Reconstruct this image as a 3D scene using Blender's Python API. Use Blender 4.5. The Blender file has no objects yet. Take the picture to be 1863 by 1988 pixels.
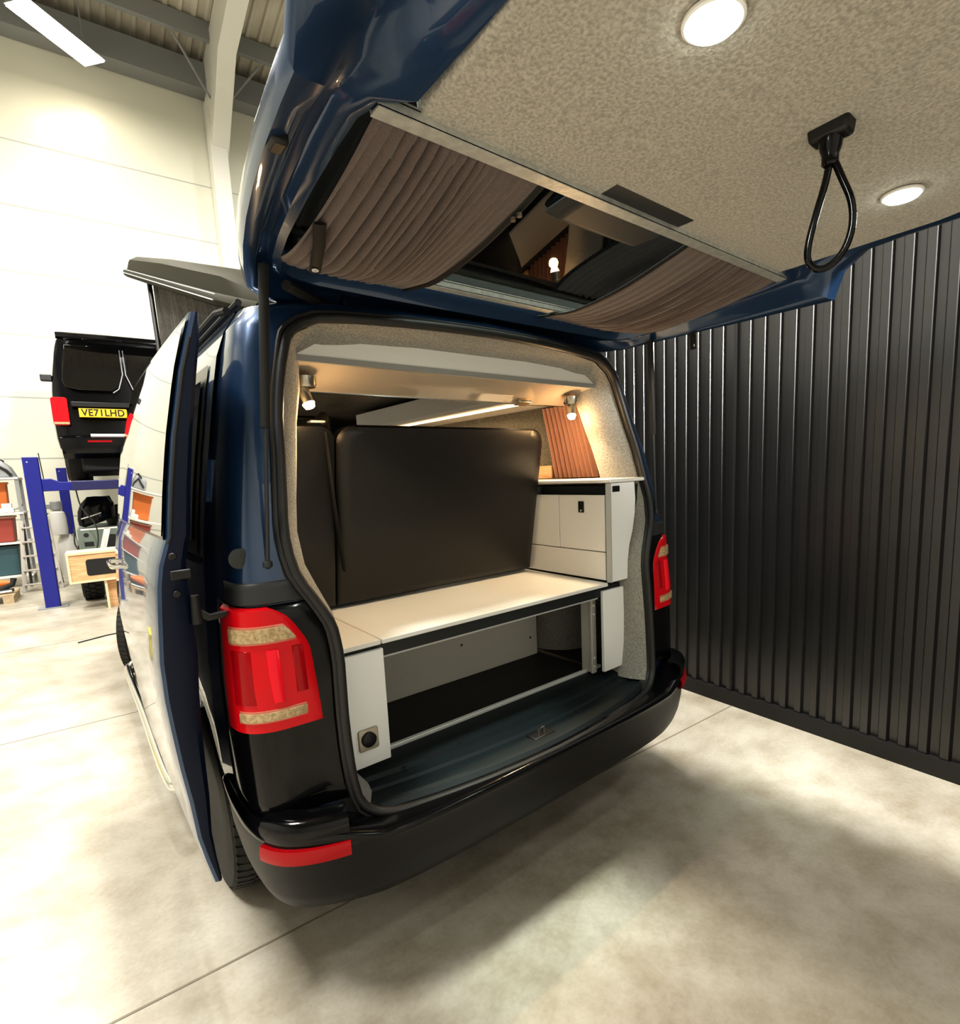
import bpy, math, random
from mathutils import Vector, Matrix
random.seed(7)
PI = math.pi
scene = bpy.context.scene
COL = scene.collection

# ------------------------------------------------------------------ materials
def _mat(name):
    m = bpy.data.materials.new(name); m.use_nodes = True
    nt = m.node_tree
    return m, nt, nt.nodes['Principled BSDF']

def setp(b, **k):
    names = dict(color='Base Color', rough='Roughness', metal='Metallic', coat='Coat Weight', coatr='Coat Roughness',
                 spec='Specular IOR Level', emit='Emission Color', es='Emission Strength', trans='Transmission Weight',
                 sheen='Sheen Weight', ior='IOR', alpha='Alpha')
    for a, v in k.items():
        if a in ('color', 'emit') and len(v) == 3: v = (*v, 1)
        b.inputs[names[a]].default_value = v

def plain(name, color, rough=.5, **k):
    m, nt, b = _mat(name); setp(b, color=color, rough=rough, **k)
    return m

def noisy(name, c1, c2, scale=20, rough=.6, bump=0.0, detail=6, stretch=(1, 1, 1), bscale=None, lo=.35, hi=.65, **k):
    """two tones mixed by noise, with an optional bump"""
    m, nt, b = _mat(name); setp(b, color=c1, rough=rough, **k)
    tc = nt.nodes.new('ShaderNodeTexCoord'); mp = nt.nodes.new('ShaderNodeMapping')
    mp.inputs['Scale'].default_value = stretch
    nt.links.new(tc.outputs['Object'], mp.inputs['Vector'])
    n = nt.nodes.new('ShaderNodeTexNoise'); n.inputs['Scale'].default_value = scale; n.inputs['Detail'].default_value = detail
    nt.links.new(mp.outputs[0], n.inputs['Vector'])
    r = nt.nodes.new('ShaderNodeValToRGB')
    r.color_ramp.elements[0].position = lo; r.color_ramp.elements[0].color = (*c1, 1)
    r.color_ramp.elements[1].position = hi; r.color_ramp.elements[1].color = (*c2, 1)
    nt.links.new(n.outputs['Fac'], r.inputs[0]); nt.links.new(r.outputs[0], b.inputs['Base Color'])
    if bump:
        n2 = n
        if bscale:
            n2 = nt.nodes.new('ShaderNodeTexNoise'); n2.inputs['Scale'].default_value = bscale; n2.inputs['Detail'].default_value = 3
            nt.links.new(mp.outputs[0], n2.inputs['Vector'])
        bp = nt.nodes.new('ShaderNodeBump'); bp.inputs['Strength'].default_value = bump; bp.inputs['Distance'].default_value = .01
        nt.links.new(n2.outputs['Fac'], bp.inputs['Height']); nt.links.new(bp.outputs[0], b.inputs['Normal'])
    return m

def glass(name, tint, refl=.06):
    """tinted window: see-through with a Fresnel reflection"""
    m = bpy.data.materials.new(name); m.use_nodes = True; nt = m.node_tree
    for n in list(nt.nodes): nt.nodes.remove(n)
    out = nt.nodes.new('ShaderNodeOutputMaterial'); mix = nt.nodes.new('ShaderNodeMixShader')
    t = nt.nodes.new('ShaderNodeBsdfTransparent'); t.inputs[0].default_value = (*tint, 1)
    g = nt.nodes.new('ShaderNodeBsdfGlossy'); g.inputs['Roughness'].default_value = .02
    f = nt.nodes.new('ShaderNodeFresnel'); f.inputs[0].default_value = 1.38
    nt.links.new(f.outputs[0], mix.inputs[0]); nt.links.new(t.outputs[0], mix.inputs[1]); nt.links.new(g.outputs[0], mix.inputs[2])
    nt.links.new(mix.outputs[0], out.inputs[0])
    return m

def emitter(name, color, strength):
    m, nt, b = _mat(name); setp(b, color=(.8, .8, .8), emit=color, es=strength)
    return m

M = {}
M['paint'] = plain('midnight_blue_paint', (.014, .046, .115), .34, metal=.4, coat=1, coatr=.03)
M['paint_in'] = plain('navy_inner_paint', (.004, .009, .028), .4, metal=.2, spec=.3)
M['gloss_black'] = plain('gloss_black', (.004, .004, .005), .12, spec=.32)
M['black'] = plain('black_plastic', (.008, .008, .009), .45)
M['black_soft'] = plain('soft_black', (.012, .012, .012), .7)
M['dark_grey'] = plain('dark_grey_plastic', (.03, .032, .034), .5)
M['rubber'] = plain('seal_rubber', (.018, .018, .019), .5)
M['vinyl'] = noisy('seat_back_vinyl', (.0042, .004, .0038), (.006, .0056, .0052), 300, .38, .1)
M['sill'] = noisy('sill_plastic', (.009, .015, .018), (.013, .020, .024), 400, .5, .15, spec=.3)
M['bumper_black'] = plain('bumper_black', (.004, .004, .005), .16, spec=.35)
M['bumper_low'] = noisy('bumper_textured', (.0035, .0035, .004), (.007, .007, .0075), 500, .42, .15, spec=.3)
M['floor_mat'] = noisy('load_floor', (.006, .006, .006), (.010, .010, .010), 200, .6, .2)
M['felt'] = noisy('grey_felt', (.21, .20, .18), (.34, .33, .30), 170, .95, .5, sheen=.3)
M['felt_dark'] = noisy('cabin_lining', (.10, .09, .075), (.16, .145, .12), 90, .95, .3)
M['lining'] = noisy('tailgate_lining', (.33, .312, .275), (.53, .505, .45), 150, .95, .5, detail=10, sheen=.2)
M['white'] = plain('white_laminate', (.80, .79, .77), .33)
M['white_face'] = plain('white_laminate_face', (.86, .87, .88), .4)
M['white_gloss'] = plain('white_gloss_laminate', (.52, .45, .37), .08, coat=1, coatr=.02)
M['edge'] = plain('grey_edge_band', (.42, .43, .43), .4)
M['shade_grey'] = plain('grey_edge_strip', (.30, .30, .29), .4)
M['shadow_gap'] = plain('dark_gap', (.012, .016, .018), .4)
M['panel_grey'] = noisy('box_panel', (.50, .49, .45), (.55, .54, .50), 300, .5)
M['curtain'] = noisy('taupe_curtain', (.105, .080, .073), (.13, .10, .092), 240, .95, .25, sheen=.3)
M['curtain_side'] = noisy('brown_curtain', (.46, .25, .19), (.54, .30, .23), 240, .95, .2, sheen=.3)
M['trim_tape'] = plain('black_binding', (.006, .006, .007), .7)
M['alu'] = noisy('aluminium_rail', (.52, .54, .52), (.64, .66, .64), 60, .42, .1, metal=.55)
M['alu_white'] = plain('pale_aluminium', (.78, .80, .80), .35, metal=.2)
M['chrome'] = plain('chrome', (.75, .74, .70), .12, metal=1)
M['nickel'] = plain('brushed_nickel', (.45, .42, .36), .28, metal=1)
M['tail_glass'] = glass('tailgate_glass', (.70, .76, .74))
M['win_black'] = plain('dark_window', (.003, .003, .003), .03, coat=1, coatr=.0, spec=.7)
M['red'] = plain('red_lens', (.62, .006, .014), .22, spec=.3, emit=(.9, .01, .02), es=.02)  # unlit lens: a faint glow put into the red lifts its brightness
M['red_dark'] = plain('deep_red_lens', (.33, .003, .007), .2, spec=.3, emit=(.6, .005, .015), es=.05)  # same added glow, which the lampless bumper reflectors carry too
M['red_bright'] = plain('bright_red_lens', (.85, .012, .03), .2, spec=.3, emit=(1, .02, .04), es=.08)  # strongest added glow among the unlit reds
M['lens_clear'] = noisy('clear_lens', (.36, .25, .13), (.58, .45, .27), 120, .2, .2, spec=.3)
M['lens_rim'] = plain('lens_rim', (.62, .20, .14), .25)
M['tyre'] = noisy('tyre_rubber', (.016, .016, .016), (.028, .027, .026), 40, .75, .1)
M['rim'] = plain('wheel_rim', (.05, .05, .055), .3, metal=.8)
M['canvas'] = noisy('grey_canvas', (.055, .05, .045), (.085, .08, .07), 60, .9, .2)
M['poptop'] = plain('pop_top_shell', (.030, .028, .019), .6, spec=.05)
M['lift_blue'] = plain('lift_blue', (.011, .015, .22), .42)
M['lift_dark'] = plain('lift_navy', (.02, .02, .09), .4)
M['wood'] = noisy('pale_timber', (.62, .34, .16), (.75, .50, .28), 6, .6, .05, stretch=(1, 1, 8))
M['wood_edge'] = plain('cut_timber_edge', (.80, .62, .42), .6)
M['pallet'] = noisy('pallet_wood', (.40, .30, .19), (.55, .43, .28), 9, .8)
M['ladder'] = plain('worn_aluminium', (.42, .39, .36), .5, metal=.3)
M['greygreen'] = plain('grey_green_metal', (.16, .20, .17), .5)
M['grey_metal'] = plain('grey_metal', (.33, .34, .35), .45, metal=.3)
M['tape'] = plain('white_tape', (.85, .85, .83), .6)
M['bag'] = plain('translucent_bag', (.70, .69, .66), .35)
M['orange'] = plain('orange_plastic', (.72, .20, .045), .5)
M['red_box'] = plain('red_crate', (.33, .06, .045), .5)
M['pink_box'] = plain('faded_carton', (.60, .34, .27), .7)
M['teal'] = plain('teal_crate', (.045, .10, .12), .5)
M['yellow'] = plain('yellow_plastic', (.80, .62, .03), .4)
M['plate_yellow'] = plain('plate_yellow', (.85, .50, .03), .45, emit=(.85, .50, .03), es=.15)  # the plate is no lamp: slight glow put into its yellow
M['plate_ink'] = plain('plate_ink', (.012, .011, .01), .5)
M['steel_white'] = plain('white_steelwork', (.74, .73, .68), .45)
M['steel_grey'] = plain('galvanised_grey', (.26, .27, .27), .5)
M['spot_glow'] = emitter('spot_bulb', (1, .78, .48), 60)
M['led_warm'] = emitter('led_strip_glow', (1, .70, .36), 9)
M['down_glow'] = emitter('downlight_glow', (.93, 1, .90), 30)
M['bay_glow'] = emitter('high_bay_glow', (1, .90, .70), 42)
M['bay_cool'] = emitter('high_bay_cool', (.96, 1, .92), 42)

# floor: pale polished concrete with mottling and stains
def concrete():
    m, nt, b = _mat('concrete_floor'); setp(b, rough=.42)
    tc = nt.nodes.new('ShaderNodeTexCoord')
    def noise(s, d, r=.6):
        n = nt.nodes.new('ShaderNodeTexNoise'); n.inputs['Scale'].default_value = s; n.inputs['Detail'].default_value = d
        n.inputs['Roughness'].default_value = r; nt.links.new(tc.outputs['Object'], n.inputs['Vector']); return n
    def ramp(n, p0, c0, p1, c1):
        r = nt.nodes.new('ShaderNodeValToRGB'); e = r.color_ramp.elements
        e[0].position = p0; e[0].color = (*c0, 1); e[1].position = p1; e[1].color = (*c1, 1)
        nt.links.new(n.outputs['Fac'], r.inputs[0]); return r
    def mul(a, c, f):
        x = nt.nodes.new('ShaderNodeMix'); x.data_type = 'RGBA'; x.blend_type = 'MULTIPLY'; x.inputs[0].default_value = f
        nt.links.new(a.outputs[0] if a.type != 'MIX' else a.outputs[2], x.inputs[6]); nt.links.new(c.outputs[0], x.inputs[7]); return x
    a = ramp(noise(1.1, 7), .32, (.36, .325, .265), .68, (.53, .495, .43))
    s = ramp(noise(4.5, 10, .7), .34, (.60, .54, .43), .58, (1, 1, 1))
    g = ramp(noise(60, 4), .30, (.82, .81, .79), .60, (1, 1, 1))
    x = mul(mul(a, s, .55), g, .55)
    nt.links.new(x.outputs[2], b.inputs['Base Color'])
    rr = ramp(noise(2.2, 6), .3, (.30,) * 3, .7, (.55,) * 3); nt.links.new(rr.outputs[0], b.inputs['Roughness'])
    bp = nt.nodes.new('ShaderNodeBump'); bp.inputs['Strength'].default_value = .08
    nt.links.new(noise(25, 6).outputs['Fac'], bp.inputs['Height']); nt.links.new(bp.outputs[0], b.inputs['Normal'])
    return m
M['concrete'] = concrete()
M['joint'] = plain('floor_joint', (.22, .19, .15), .8)
M['clad_white'] = plain('white_cladding', (.70, .695, .60), .28)
M['clad_joint'] = plain('cladding_joint', (.42, .42, .40), .5)
M['clad_black'] = noisy('black_cladding', (.009, .009, .0095), (.012, .012, .0125), 2, .33, detail=2, spec=.95)
M['plinth_black'] = plain('black_plinth', (.010, .010, .011), .5)
M['roof_sheet'] = noisy('roof_sheet', (.50, .46, .38), (.62, .58, .49), 1.2, .6)
M['wall_plain'] = plain('plain_wall', (.55, .54, .50), .7)
M['wall_dim'] = plain('dim_wall', (.16, .16, .155), .7)

# ------------------------------------------------------------------ mesh helpers
class MB:
    def __init__(s): s.v = []; s.f = []; s.mi = []; s.cur = 0
    def add(s, vs, fs):
        n = len(s.v); s.v += [tuple(p) for p in vs]
        s.f += [tuple(i + n for i in f) for f in fs]; s.mi += [s.cur] * len(fs)
    def box(s, lo, hi, rz=0, c=None):
        x0, y0, z0 = lo; x1, y1, z1 = hi
        vs = [(x0, y0, z0), (x1, y0, z0), (x1, y1, z0), (x0, y1, z0), (x0, y0, z1), (x1, y0, z1), (x1, y1, z1), (x0, y1, z1)]
        s.add(vs, [(0, 3, 2, 1), (4, 5, 6, 7), (0, 1, 5, 4), (1, 2, 6, 5), (2, 3, 7, 6), (3, 0, 4, 7)])
    def loft(s, rows, closed=False, cap0=False, cap1=False, skip=None):
        n = len(rows[0]); vs = [p for r in rows for p in r]; fs = []
        for i in range(len(rows) - 1):
            for j in range(n if closed else n - 1):
                if skip and skip(i, j): continue
                k = (j + 1) % n
                fs.append((i * n + j, i * n + k, (i + 1) * n + k, (i + 1) * n + j))
        if cap0: fs.append(tuple(range(n))[::-1])
        if cap1: fs.append(tuple(range((len(rows) - 1) * n, len(rows) * n)))
        s.add(vs, fs)
    def tube(s, path, r, n=10, caps=True, closed=False):
        P = [Vector(p) for p in path]; rows = []; up = None
        m = len(P)
        for i, p in enumerate(P):
            if closed: t = P[(i + 1) % m] - P[i - 1]
            else: t = P[min(i + 1, m - 1)] - P[max(i - 1, 0)]
            t.normalize()
            if up is None:
                up = Vector((0, 0, 1)) if abs(t.z) < .9 else Vector((1, 0, 0))
            a = t.cross(up).normalized(); b = a.cross(t).normalized(); up = b
            rr = r[i] if isinstance(r, list) else r
            ra, rb = rr if isinstance(rr, tuple) else (rr, rr)
            rows.append([tuple(p + a * ra * math.cos(2 * PI * k / n) + b * rb * math.sin(2 * PI * k / n)) for k in range(n)])
        if closed: rows.append(rows[0])
        s.loft(rows, True, caps and not closed, caps and not closed)
    def lathe(s, prof, c, axis='z', n=32):
        """prof: (r, h) pairs"""
        rows = []
        for r, h in prof:
            row = []
            for k in range(n):
                a = 2 * PI * k / n; u, w = r * math.cos(a), r * math.sin(a)
                p = {'z': (u, w, h), 'x': (h, u, w), 'y': (w, h, u)}[axis]
                row.append((c[0] + p[0], c[1] + p[1], c[2] + p[2]))
            rows.append(row)
        s.loft(rows, True, prof[0][0] > 1e-6, prof[-1][0] > 1e-6)
    def prism(s, poly, d0, d1, axis='y'):
        """poly in the plane across axis; axis y: (x,z), x: (y,z), z: (x,y)"""
        def pt(p, d): return {'y': (p[0], d, p[1]), 'x': (d, p[0], p[1]), 'z': (p[0], p[1], d)}[axis]
        s.loft([[pt(p, d0) for p in poly], [pt(p, d1) for p in poly]], True, True, True)
    def build(s, name, mat, parent=None, bevel=0, seg=2, angle=40, smooth=True, subsurf=0, solid=0, recalc=True):
        me = bpy.data.meshes.new(name); me.from_pydata(s.v, [], s.f)
        mats = mat if isinstance(mat, (list, tuple)) else [mat]
        for m in mats: me.materials.append(m)
        for p, i in zip(me.polygons, s.mi):
            p.material_index = i; p.use_smooth = smooth
        if recalc:
            import bmesh
            bm = bmesh.new(); bm.from_mesh(me); bmesh.ops.remove_doubles(bm, verts=bm.verts, dist=1e-6)
            bmesh.ops.recalc_face_normals(bm, faces=bm.faces); bm.to_mesh(me); bm.free()
        if smooth: me.set_sharp_from_angle(angle=math.radians(angle))
        o = bpy.data.objects.new(name, me); COL.objects.link(o)
        if solid:
            md = o.modifiers.new('solid', 'SOLIDIFY'); md.thickness = solid
        if bevel:
            md = o.modifiers.new('bevel', 'BEVEL'); md.width = bevel; md.segments = seg; md.limit_method = 'ANGLE'; md.angle_limit = math.radians(35)
            md.harden_normals = False
        if subsurf:
            md = o.modifiers.new('sub', 'SUBSURF'); md.levels = subsurf; md.render_levels = subsurf
        if parent: adopt(o, parent)
        return o

def empty(name, label, cat, loc=(0, 0, 0), group=None, shift=True, rz=0):
    """Empty at the thing's base. shift=True: parts are written in world coordinates."""
    o = bpy.data.objects.new(name, None); COL.objects.link(o); o.location = loc; o.rotation_euler.z = rz
    o.empty_display_size = .1
    tag(o, label, cat, group)
    if shift: SHIFT[o.name] = Vector(loc)
    return o
SHIFT = {}
def adopt(o, parent):
    o.parent = parent
    if parent.name in SHIFT: o.location = -SHIFT[parent.name]

def tag(o, label=None, cat=None, group=None, kind=None):
    if label: o['label'] = label
    if cat: o['category'] = cat
    if group: o['group'] = group
    if kind: o['kind'] = kind
    return o
def struct(o): o['kind'] = 'structure'; return o

def copy_tree(o, parent=None):
    c = o.copy(); COL.objects.link(c)
    if parent is not None: c.parent = parent
    for ch in [x for x in bpy.data.objects if x.parent == o]: copy_tree(ch, c)
    return c

def interp(x, xs, ys):
    if x <= xs[0]: return ys[0]
    for i in range(len(xs) - 1):
        if x <= xs[i + 1]:
            t = (x - xs[i]) / (xs[i + 1] - xs[i]); return ys[i] + t * (ys[i + 1] - ys[i])
    return ys[-1]
def cat(u, pts):
    """Catmull-Rom through a list of tuples at integer u"""
    n = len(pts); i = max(0, min(n - 2, int(math.floor(u)))); t = u - i
    p = [pts[max(0, min(n - 1, i + k))] for k in (-1, 0, 1, 2)]
    out = []
    for a, b, c, d in zip(*p):
        out.append(.5 * (2 * b + (c - a) * t + (2 * a - 5 * b + 4 * c - d) * t * t + (3 * b - a - 3 * c + d) * t ** 3))
    return tuple(out)
def smoothpath(pts, n):
    m = len(pts) - 1
    return [cat(m * i / n, pts) for i in range(n + 1)]

# ------------------------------------------------------------------ camera (fitted to the photograph)
W, H = 1863, 1988
F, CX, CY = 1046.84, 982.09, 1059.51
yaw, pitch, roll = (math.radians(a) for a in (39.162, -7.861, -2.4615))
fwd = Vector((math.sin(yaw) * math.cos(pitch), math.cos(yaw) * math.cos(pitch), math.sin(pitch)))
rgt = Vector((math.cos(yaw), -math.sin(yaw), 0)); upv = rgt.cross(fwd)
c_, s_ = math.cos(roll), math.sin(roll)
r2 = c_ * rgt + s_ * upv; u2 = -s_ * rgt + c_ * upv
cd = bpy.data.cameras.new('camera'); cam = bpy.data.objects.new('camera', cd); COL.objects.link(cam)
mw = Matrix.Identity(4)
for i in range(3):
    mw[i][0] = r2[i]; mw[i][1] = u2[i]; mw[i][2] = -fwd[i]
mw.translation = Vector((-1.22, -1.17, 1.48)); cam.matrix_world = mw
cd.sensor_fit = 'HORIZONTAL'; cd.sensor_width = 36; cd.lens = 36 * F / W
cd.shift_x = (W / 2 - CX) / W; cd.shift_y = (CY - H / 2) / W
cd.clip_start = .02; cd.clip_end = 200
scene.camera = cam

# the workshop is turned a little against the van
DL = math.radians(-3.149)
RX = Vector((math.cos(DL), math.sin(DL), 0)); RY = Vector((-math.sin(DL), math.cos(DL), 0))
def rm(a, b, z=0): return tuple(RX * a + RY * b + Vector((0, 0, z)))
def rbox(mb, lo, hi):
    n = len(mb.v); mb.box(lo, hi)
    for i in range(n, len(mb.v)): mb.v[i] = rm(*mb.v[i])

# ------------------------------------------------------------------ the setting
D = 13.5
mb = MB(); rbox(mb, (-9, -8, -.1), (7.5, D + .3, 0)); struct(mb.build('floor', M['concrete'], smooth=False))
mb = MB()
for y in (.51, 3.0, 5.5, 8.0): rbox(mb, (-9, y - .004, 0), (1.8, y + .004, .0015))
struct(mb.build('trim_1', M['joint'], smooth=False))
mb = MB()
for x in (-2.9,): rbox(mb, (x - .004, -8, 0), (x + .004, D, .0015))
struct(mb.build('trim_2', M['joint'], smooth=False))
mb = MB(); rbox(mb, (-9, D, 0), (7.5, D + .25, 11.5)); struct(mb.build('wall_back', M['clad_white'], smooth=False))
mb = MB()
for z in (.93, 2.15, 3.37, 4.59, 5.80, 7.04, 8.25): rbox(mb, (-9, D - .004, z - .012), (7.5, D + .002, z + .012))
struct(mb.build('trim_3', M['clad_joint'], smooth=False))
mb = MB(); rbox(mb, (-9.25, -8, 0), (-9, D, 13)); struct(mb.build('wall_left', M['wall_plain'], smooth=False))
mb = MB(); rbox(mb, (-9, -8.25, 0), (7.5, -8, 13.5)); struct(mb.build('wall_front', M['wall_plain'], smooth=False))
mb = MB(); rbox(mb, (7.5, -8, 0), (7.75, D, 13)); struct(mb.build('wall_far_right', M['wall_plain'], smooth=False))
# black box-profile sheeting on the partition beside the van
XW = 1.80
prof = [(0, 0), (.032, 0), (.041, .018), (.073, .018)]
mb = MB(); pts = []
y = -6.0 + .0045
while y < 6.6:
    pts += [(y + a, b) for a, b in prof]; y += .082
rows = [[rm(XW - b, a, z) for a, b in pts] for z in (.085, 5.2)]
mb.loft(rows); rbox(mb, (XW + .005, -6, 0), (XW + .12, 6.6, 5.2))
struct(mb.build('wall_right', M['clad_black'], smooth=False))
mb = MB(); rbox(mb, (XW - .035, -6, 0), (XW + .02, 6.6, .085)); struct(mb.build('baseboard_right', M['plinth_black'], smooth=False))
mb = MB(); rbox(mb, (XW - .019, .519, .085), (XW, .535, 5.2)); struct(mb.build('trim_4', M['plinth_black'], smooth=False))
# roof
def zr(y): return 10.85 + (D - y) * .10
mb = MB(); pts = []; x = -9.0
while x < 7.5:
    for k, h in ((0, 0), (.06, 0), (.09, .045), (.15, .045), (.18, 0)): pts.append((x + k, h))
    x += .25
mb.loft([[rm(a, yy, zr(yy) - h) for a, h in pts] for yy in (D + .2, -8.2)])
struct(mb.build('ceiling', M['roof_sheet'], smooth=False))
mb = MB(); rbox(mb, (-9, D - .45, 10.08), (7.5, D - .02, 10.62)); struct(mb.build('trim_5', M['steel_grey'], smooth=False))
for k, yy in enumerate((12.3, 10.5, 8.7, 6.9, 5.1)):
    mb = MB(); rbox(mb, (-9, yy - .06, zr(yy) - .40), (7.5, yy + .06, zr(yy) - .06)); struct(mb.build('trim_%d' % (6 + k), M['steel_grey'], smooth=False))
mb = MB(); rbox(mb, (1.58, D - .45, 0), (1.92, D - .03, 9.95))
struct(mb.build('trim_11', M['steel_white'], bevel=.01))
mb = MB()
n0 = len(mb.v); mb.prism([(D - .1, 8.7), (D - .1, 10.7), (-7.5, zr(-7.5) - .42), (-7.5, zr(-7.5) - .85), (11.6, 10.05)], 1.62, 1.96, 'x')
for i in range(n0, len(mb.v)): mb.v[i] = rm(*mb.v[i])
struct(mb.build('trim_12', M['steel_white'], bevel=.01))
mb = MB()
mb.tube([rm(1.62, 12.75, 9.75), rm(.95, 12.3, 10.5)], .025, 6); mb.tube([rm(1.95, 12.75, 9.75), rm(2.6, 12.3, 10.5)], .025, 6)
struct(mb.build('trim_13', M['steel_grey']))

# high-bay lamp seen at the top left, its shape stretched to imitate its glare
L0 = rm(-.93, 12, 9.55)
t = empty('hanging_ceiling_light', 'glowing high-bay lamp, drawn out long like its glare, hanging under the roof at top left', 'ceiling light', L0, shift=False, rz=DL + .75)
mb = MB(); mb.prism([(-.13, .10), (.13, .10), (.24, 0), (-.24, 0)], -.72, .72, 'x'); mb.build('shade', M['grey_metal'], t)
mb = MB(); mb.box((-.70, -.22, -.03), (.70, .22, 0)); mb.build('lens', M['bay_glow'], t)
mb = MB()
for x in (-.5, .5): mb.tube([(x, 0, .1), (x, 0, zr(12) - 9.60)], .012, 6); mb.build('suspension_rod', M['grey_metal'], t); mb = MB()

def area(name, loc, size, power, color=(1, 1, 1), rot=(0, 0, 0), shape='DISK', spread=None):
    l = bpy.data.lights.new(name, 'AREA'); l.shape = shape; l.size = size; l.energy = power; l.color = color
    if spread: l.spread = spread
    o = bpy.data.objects.new(name, l); COL.objects.link(o); o.location = loc; o.rotation_euler = rot
    return o
def spot(name, loc, target, power, color, angle=90, blend=.6, size=.03):
    l = bpy.data.lights.new(name, 'SPOT'); l.energy = power; l.color = color; l.spot_size = math.radians(angle); l.spot_blend = blend; l.shadow_soft_size = size
    o = bpy.data.objects.new(name, l); COL.objects.link(o); o.location = loc
    o.rotation_euler = (Vector(target) - Vector(loc)).to_track_quat('-Z', 'Y').to_euler()
    return o
BAY = (1, .975, .90)
area('bay_lamp_over_lift', rm(-1.2, 9.2, 9.3), .5, 279, (1, .95, .82))
area('bay_lamp_over_van', rm(.25, .2, 9.0), 1.0, 1380, BAY)
area('bay_lamp_mid_aisle', rm(-3.6, 5.2, 9.3), 1.6, 879, BAY)
area('bay_lamp_left_back', rm(-5.8, 8.2, 9.3), .6, 364, BAY)
area('bay_lamp_left_front', rm(-4.6, .2, 9.0), 1.8, 902, BAY)
area('bay_lamp_right_back', rm(4.4, 9.5, 9.3), .6, 304, BAY)
area('fill_light_behind', rm(.6, -5.6, 8.0), 1.0, 150, BAY)  # unseen lamp added behind the camera to brighten the black wall's ribs

area('fill_light_right_front', rm(.9, -3.4, 8.8), .6, 200, BAY)  # unseen lamp added so that the near rib sides catch light
wl = area('rib_fill_light', rm(1.25, -6.3, 3.5), .5, 190, BAY, spread=math.radians(36))  # unseen lamp added to light the ribs high on the black wall
wl.rotation_euler = Vector((.09, 1, -.01)).to_track_quat('-Z', 'Y').to_euler()
w = bpy.data.worlds.new('world'); scene.world = w; w.use_nodes = True
w.node_tree.nodes['Background'].inputs[0].default_value = (1, .98, .93, 1); w.node_tree.nodes['Background'].inputs[1].default_value = .05
scene.view_settings.view_transform = 'Standard'
scene.view_settings.look = 'Medium High Contrast'
scene.view_settings.exposure = -0.45

# ------------------------------------------------------------------ the camper van
VAN = empty('camper_van', 'dark blue camper van with raised tailgate and open sliding door, parked beside the black wall', 'van')
A = [(0, .532), (.3, .530), (.5, .528), (.60, .533), (.65, .555), (.68, .60), (.69, .70), (.692, .84), (.687, .98), (.69, 1.05), (.70, 1.10), (.735, 1.17),
     (.77, 1.24), (.782, 1.335), (.773, 1.425), (.758, 1.55), (.745, 1.65), (.725, 1.75), (.70, 1.84), (.675, 1.888), (.60, 1.93), (.45, 1.94), (.25, 1.945), (0, 1.947)]
B = [(0, .42), (.35, .42), (.60, .42), (.76, .42), (.86, .44), (.905, .50), (.925, .62), (.93, .80), (.928, .96), (.922, 1.06), (.918, 1.12), (.914, 1.18),
     (.91, 1.24), (.90, 1.335), (.888, 1.43), (.87, 1.55), (.853, 1.65), (.836, 1.75), (.818, 1.84), (.80, 1.91), (.765, 1.965), (.66, 1.995), (.4, 2.005), (0, 2.01)]
NP = len(A)
ZE = [.3, .45, .75, .95, 1.05, 1.15, 1.25, 1.35, 1.45, 1.55, 1.65, 1.75, 1.82, 1.86, 2.0]
YE = [.20, .215, .23, .24, .25, .255, .27, .29, .315, .335, .365, .39, .405, .415, .45]
def yrear(x, z):
    bow = interp(z, [.5, .7, 1.0], [.135, .10, .085])
    return interp(z, ZE, YE) - bow * max(0, 1 - (x / .75) ** 2)
RAD = [(0, 0.0), (.45, 0.002), (.75, .012), (.93, .045), (1.0, .11), (1.012, .26)]      # across the rear corner: lerp A->B, forward shift
def corner(u, xa, za, xb, zb):
    t, dy = cat(u, RAD); x = xa + (xb - xa) * t; z = za + (zb - za) * t
    return x, yrear(min(x, .75), za + (zb - za) * min(t, 1)) + dy, z
def loop(half):
    """half profile (i -> point) mirrored into a closed loop: right side up, left side down"""
    r = [half(i) for i in range(NP)]
    return r + [(-x, y, z) for x, y, z in r[-2:0:-1]]
WHEELS = (.99, 3.99)
def arch_z(y):
    z = 0
    for yw in WHEELS:
        d = .385 ** 2 - (y - yw) ** 2
        if d > 0: z = max(z, .33 + math.sqrt(d))
    return z
def side_pt(i, y):
    x, z = B[i]; k = interp(y, [.5, 1.2, 3.6, 4.2, 4.7, 4.92], [1.012, 1.03, 1.03, 1.0, .93, .80])
    if z > 1.85: k = 1 + (k - 1) * .3
    x *= k
    az = arch_z(y)
    if az > .44:
        if i in (2, 3): x = .64 + .02 * (i - 2)
        if 4 <= i <= 12: z = az + (z - .44) / (1.24 - .44) * (1.24 - az)
    top = interp(y, [3.0, 3.35, 4.15, 4.5, 4.8, 4.92], [2.01, 1.93, 1.20, 1.08, .95, .82])
    if z > 1.0: z = 1.0 + (z - 1.0) * (top - 1.0) / 1.01 if top > 1.0 else 1.0
    z = min(z, top) if top < 1.01 else z
    return (x, y, z)
YS = [.58, .60, .64, .70, .78, .88, .99, 1.10, 1.20, 1.28, 1.34, 1.375, 1.40, 1.62, 2.10, 2.75, 3.1, 3.35, 3.56, 3.60, 3.64, 3.70, 3.78, 3.88, 3.99, 4.10, 4.20, 4.28, 4.34, 4.375, 4.40, 4.6, 4.8, 4.92]
rows = [loop(lambda i: (A[i][0] * .985, yrear(*A[i]) + .035, A[i][1] + (.002 if i < 5 else -.008 if i > 18 else 0)))]
for u in (0, .5, 1, 1.5, 2, 2.5, 3, 3.5, 4, 4.5, 5):
    rows.append(loop(lambda i: corner(u, *A[i], *B[i])))
n_rear = len(rows)
for y in YS: rows.append(loop(lambda i: side_pt(i, y)))
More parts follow.
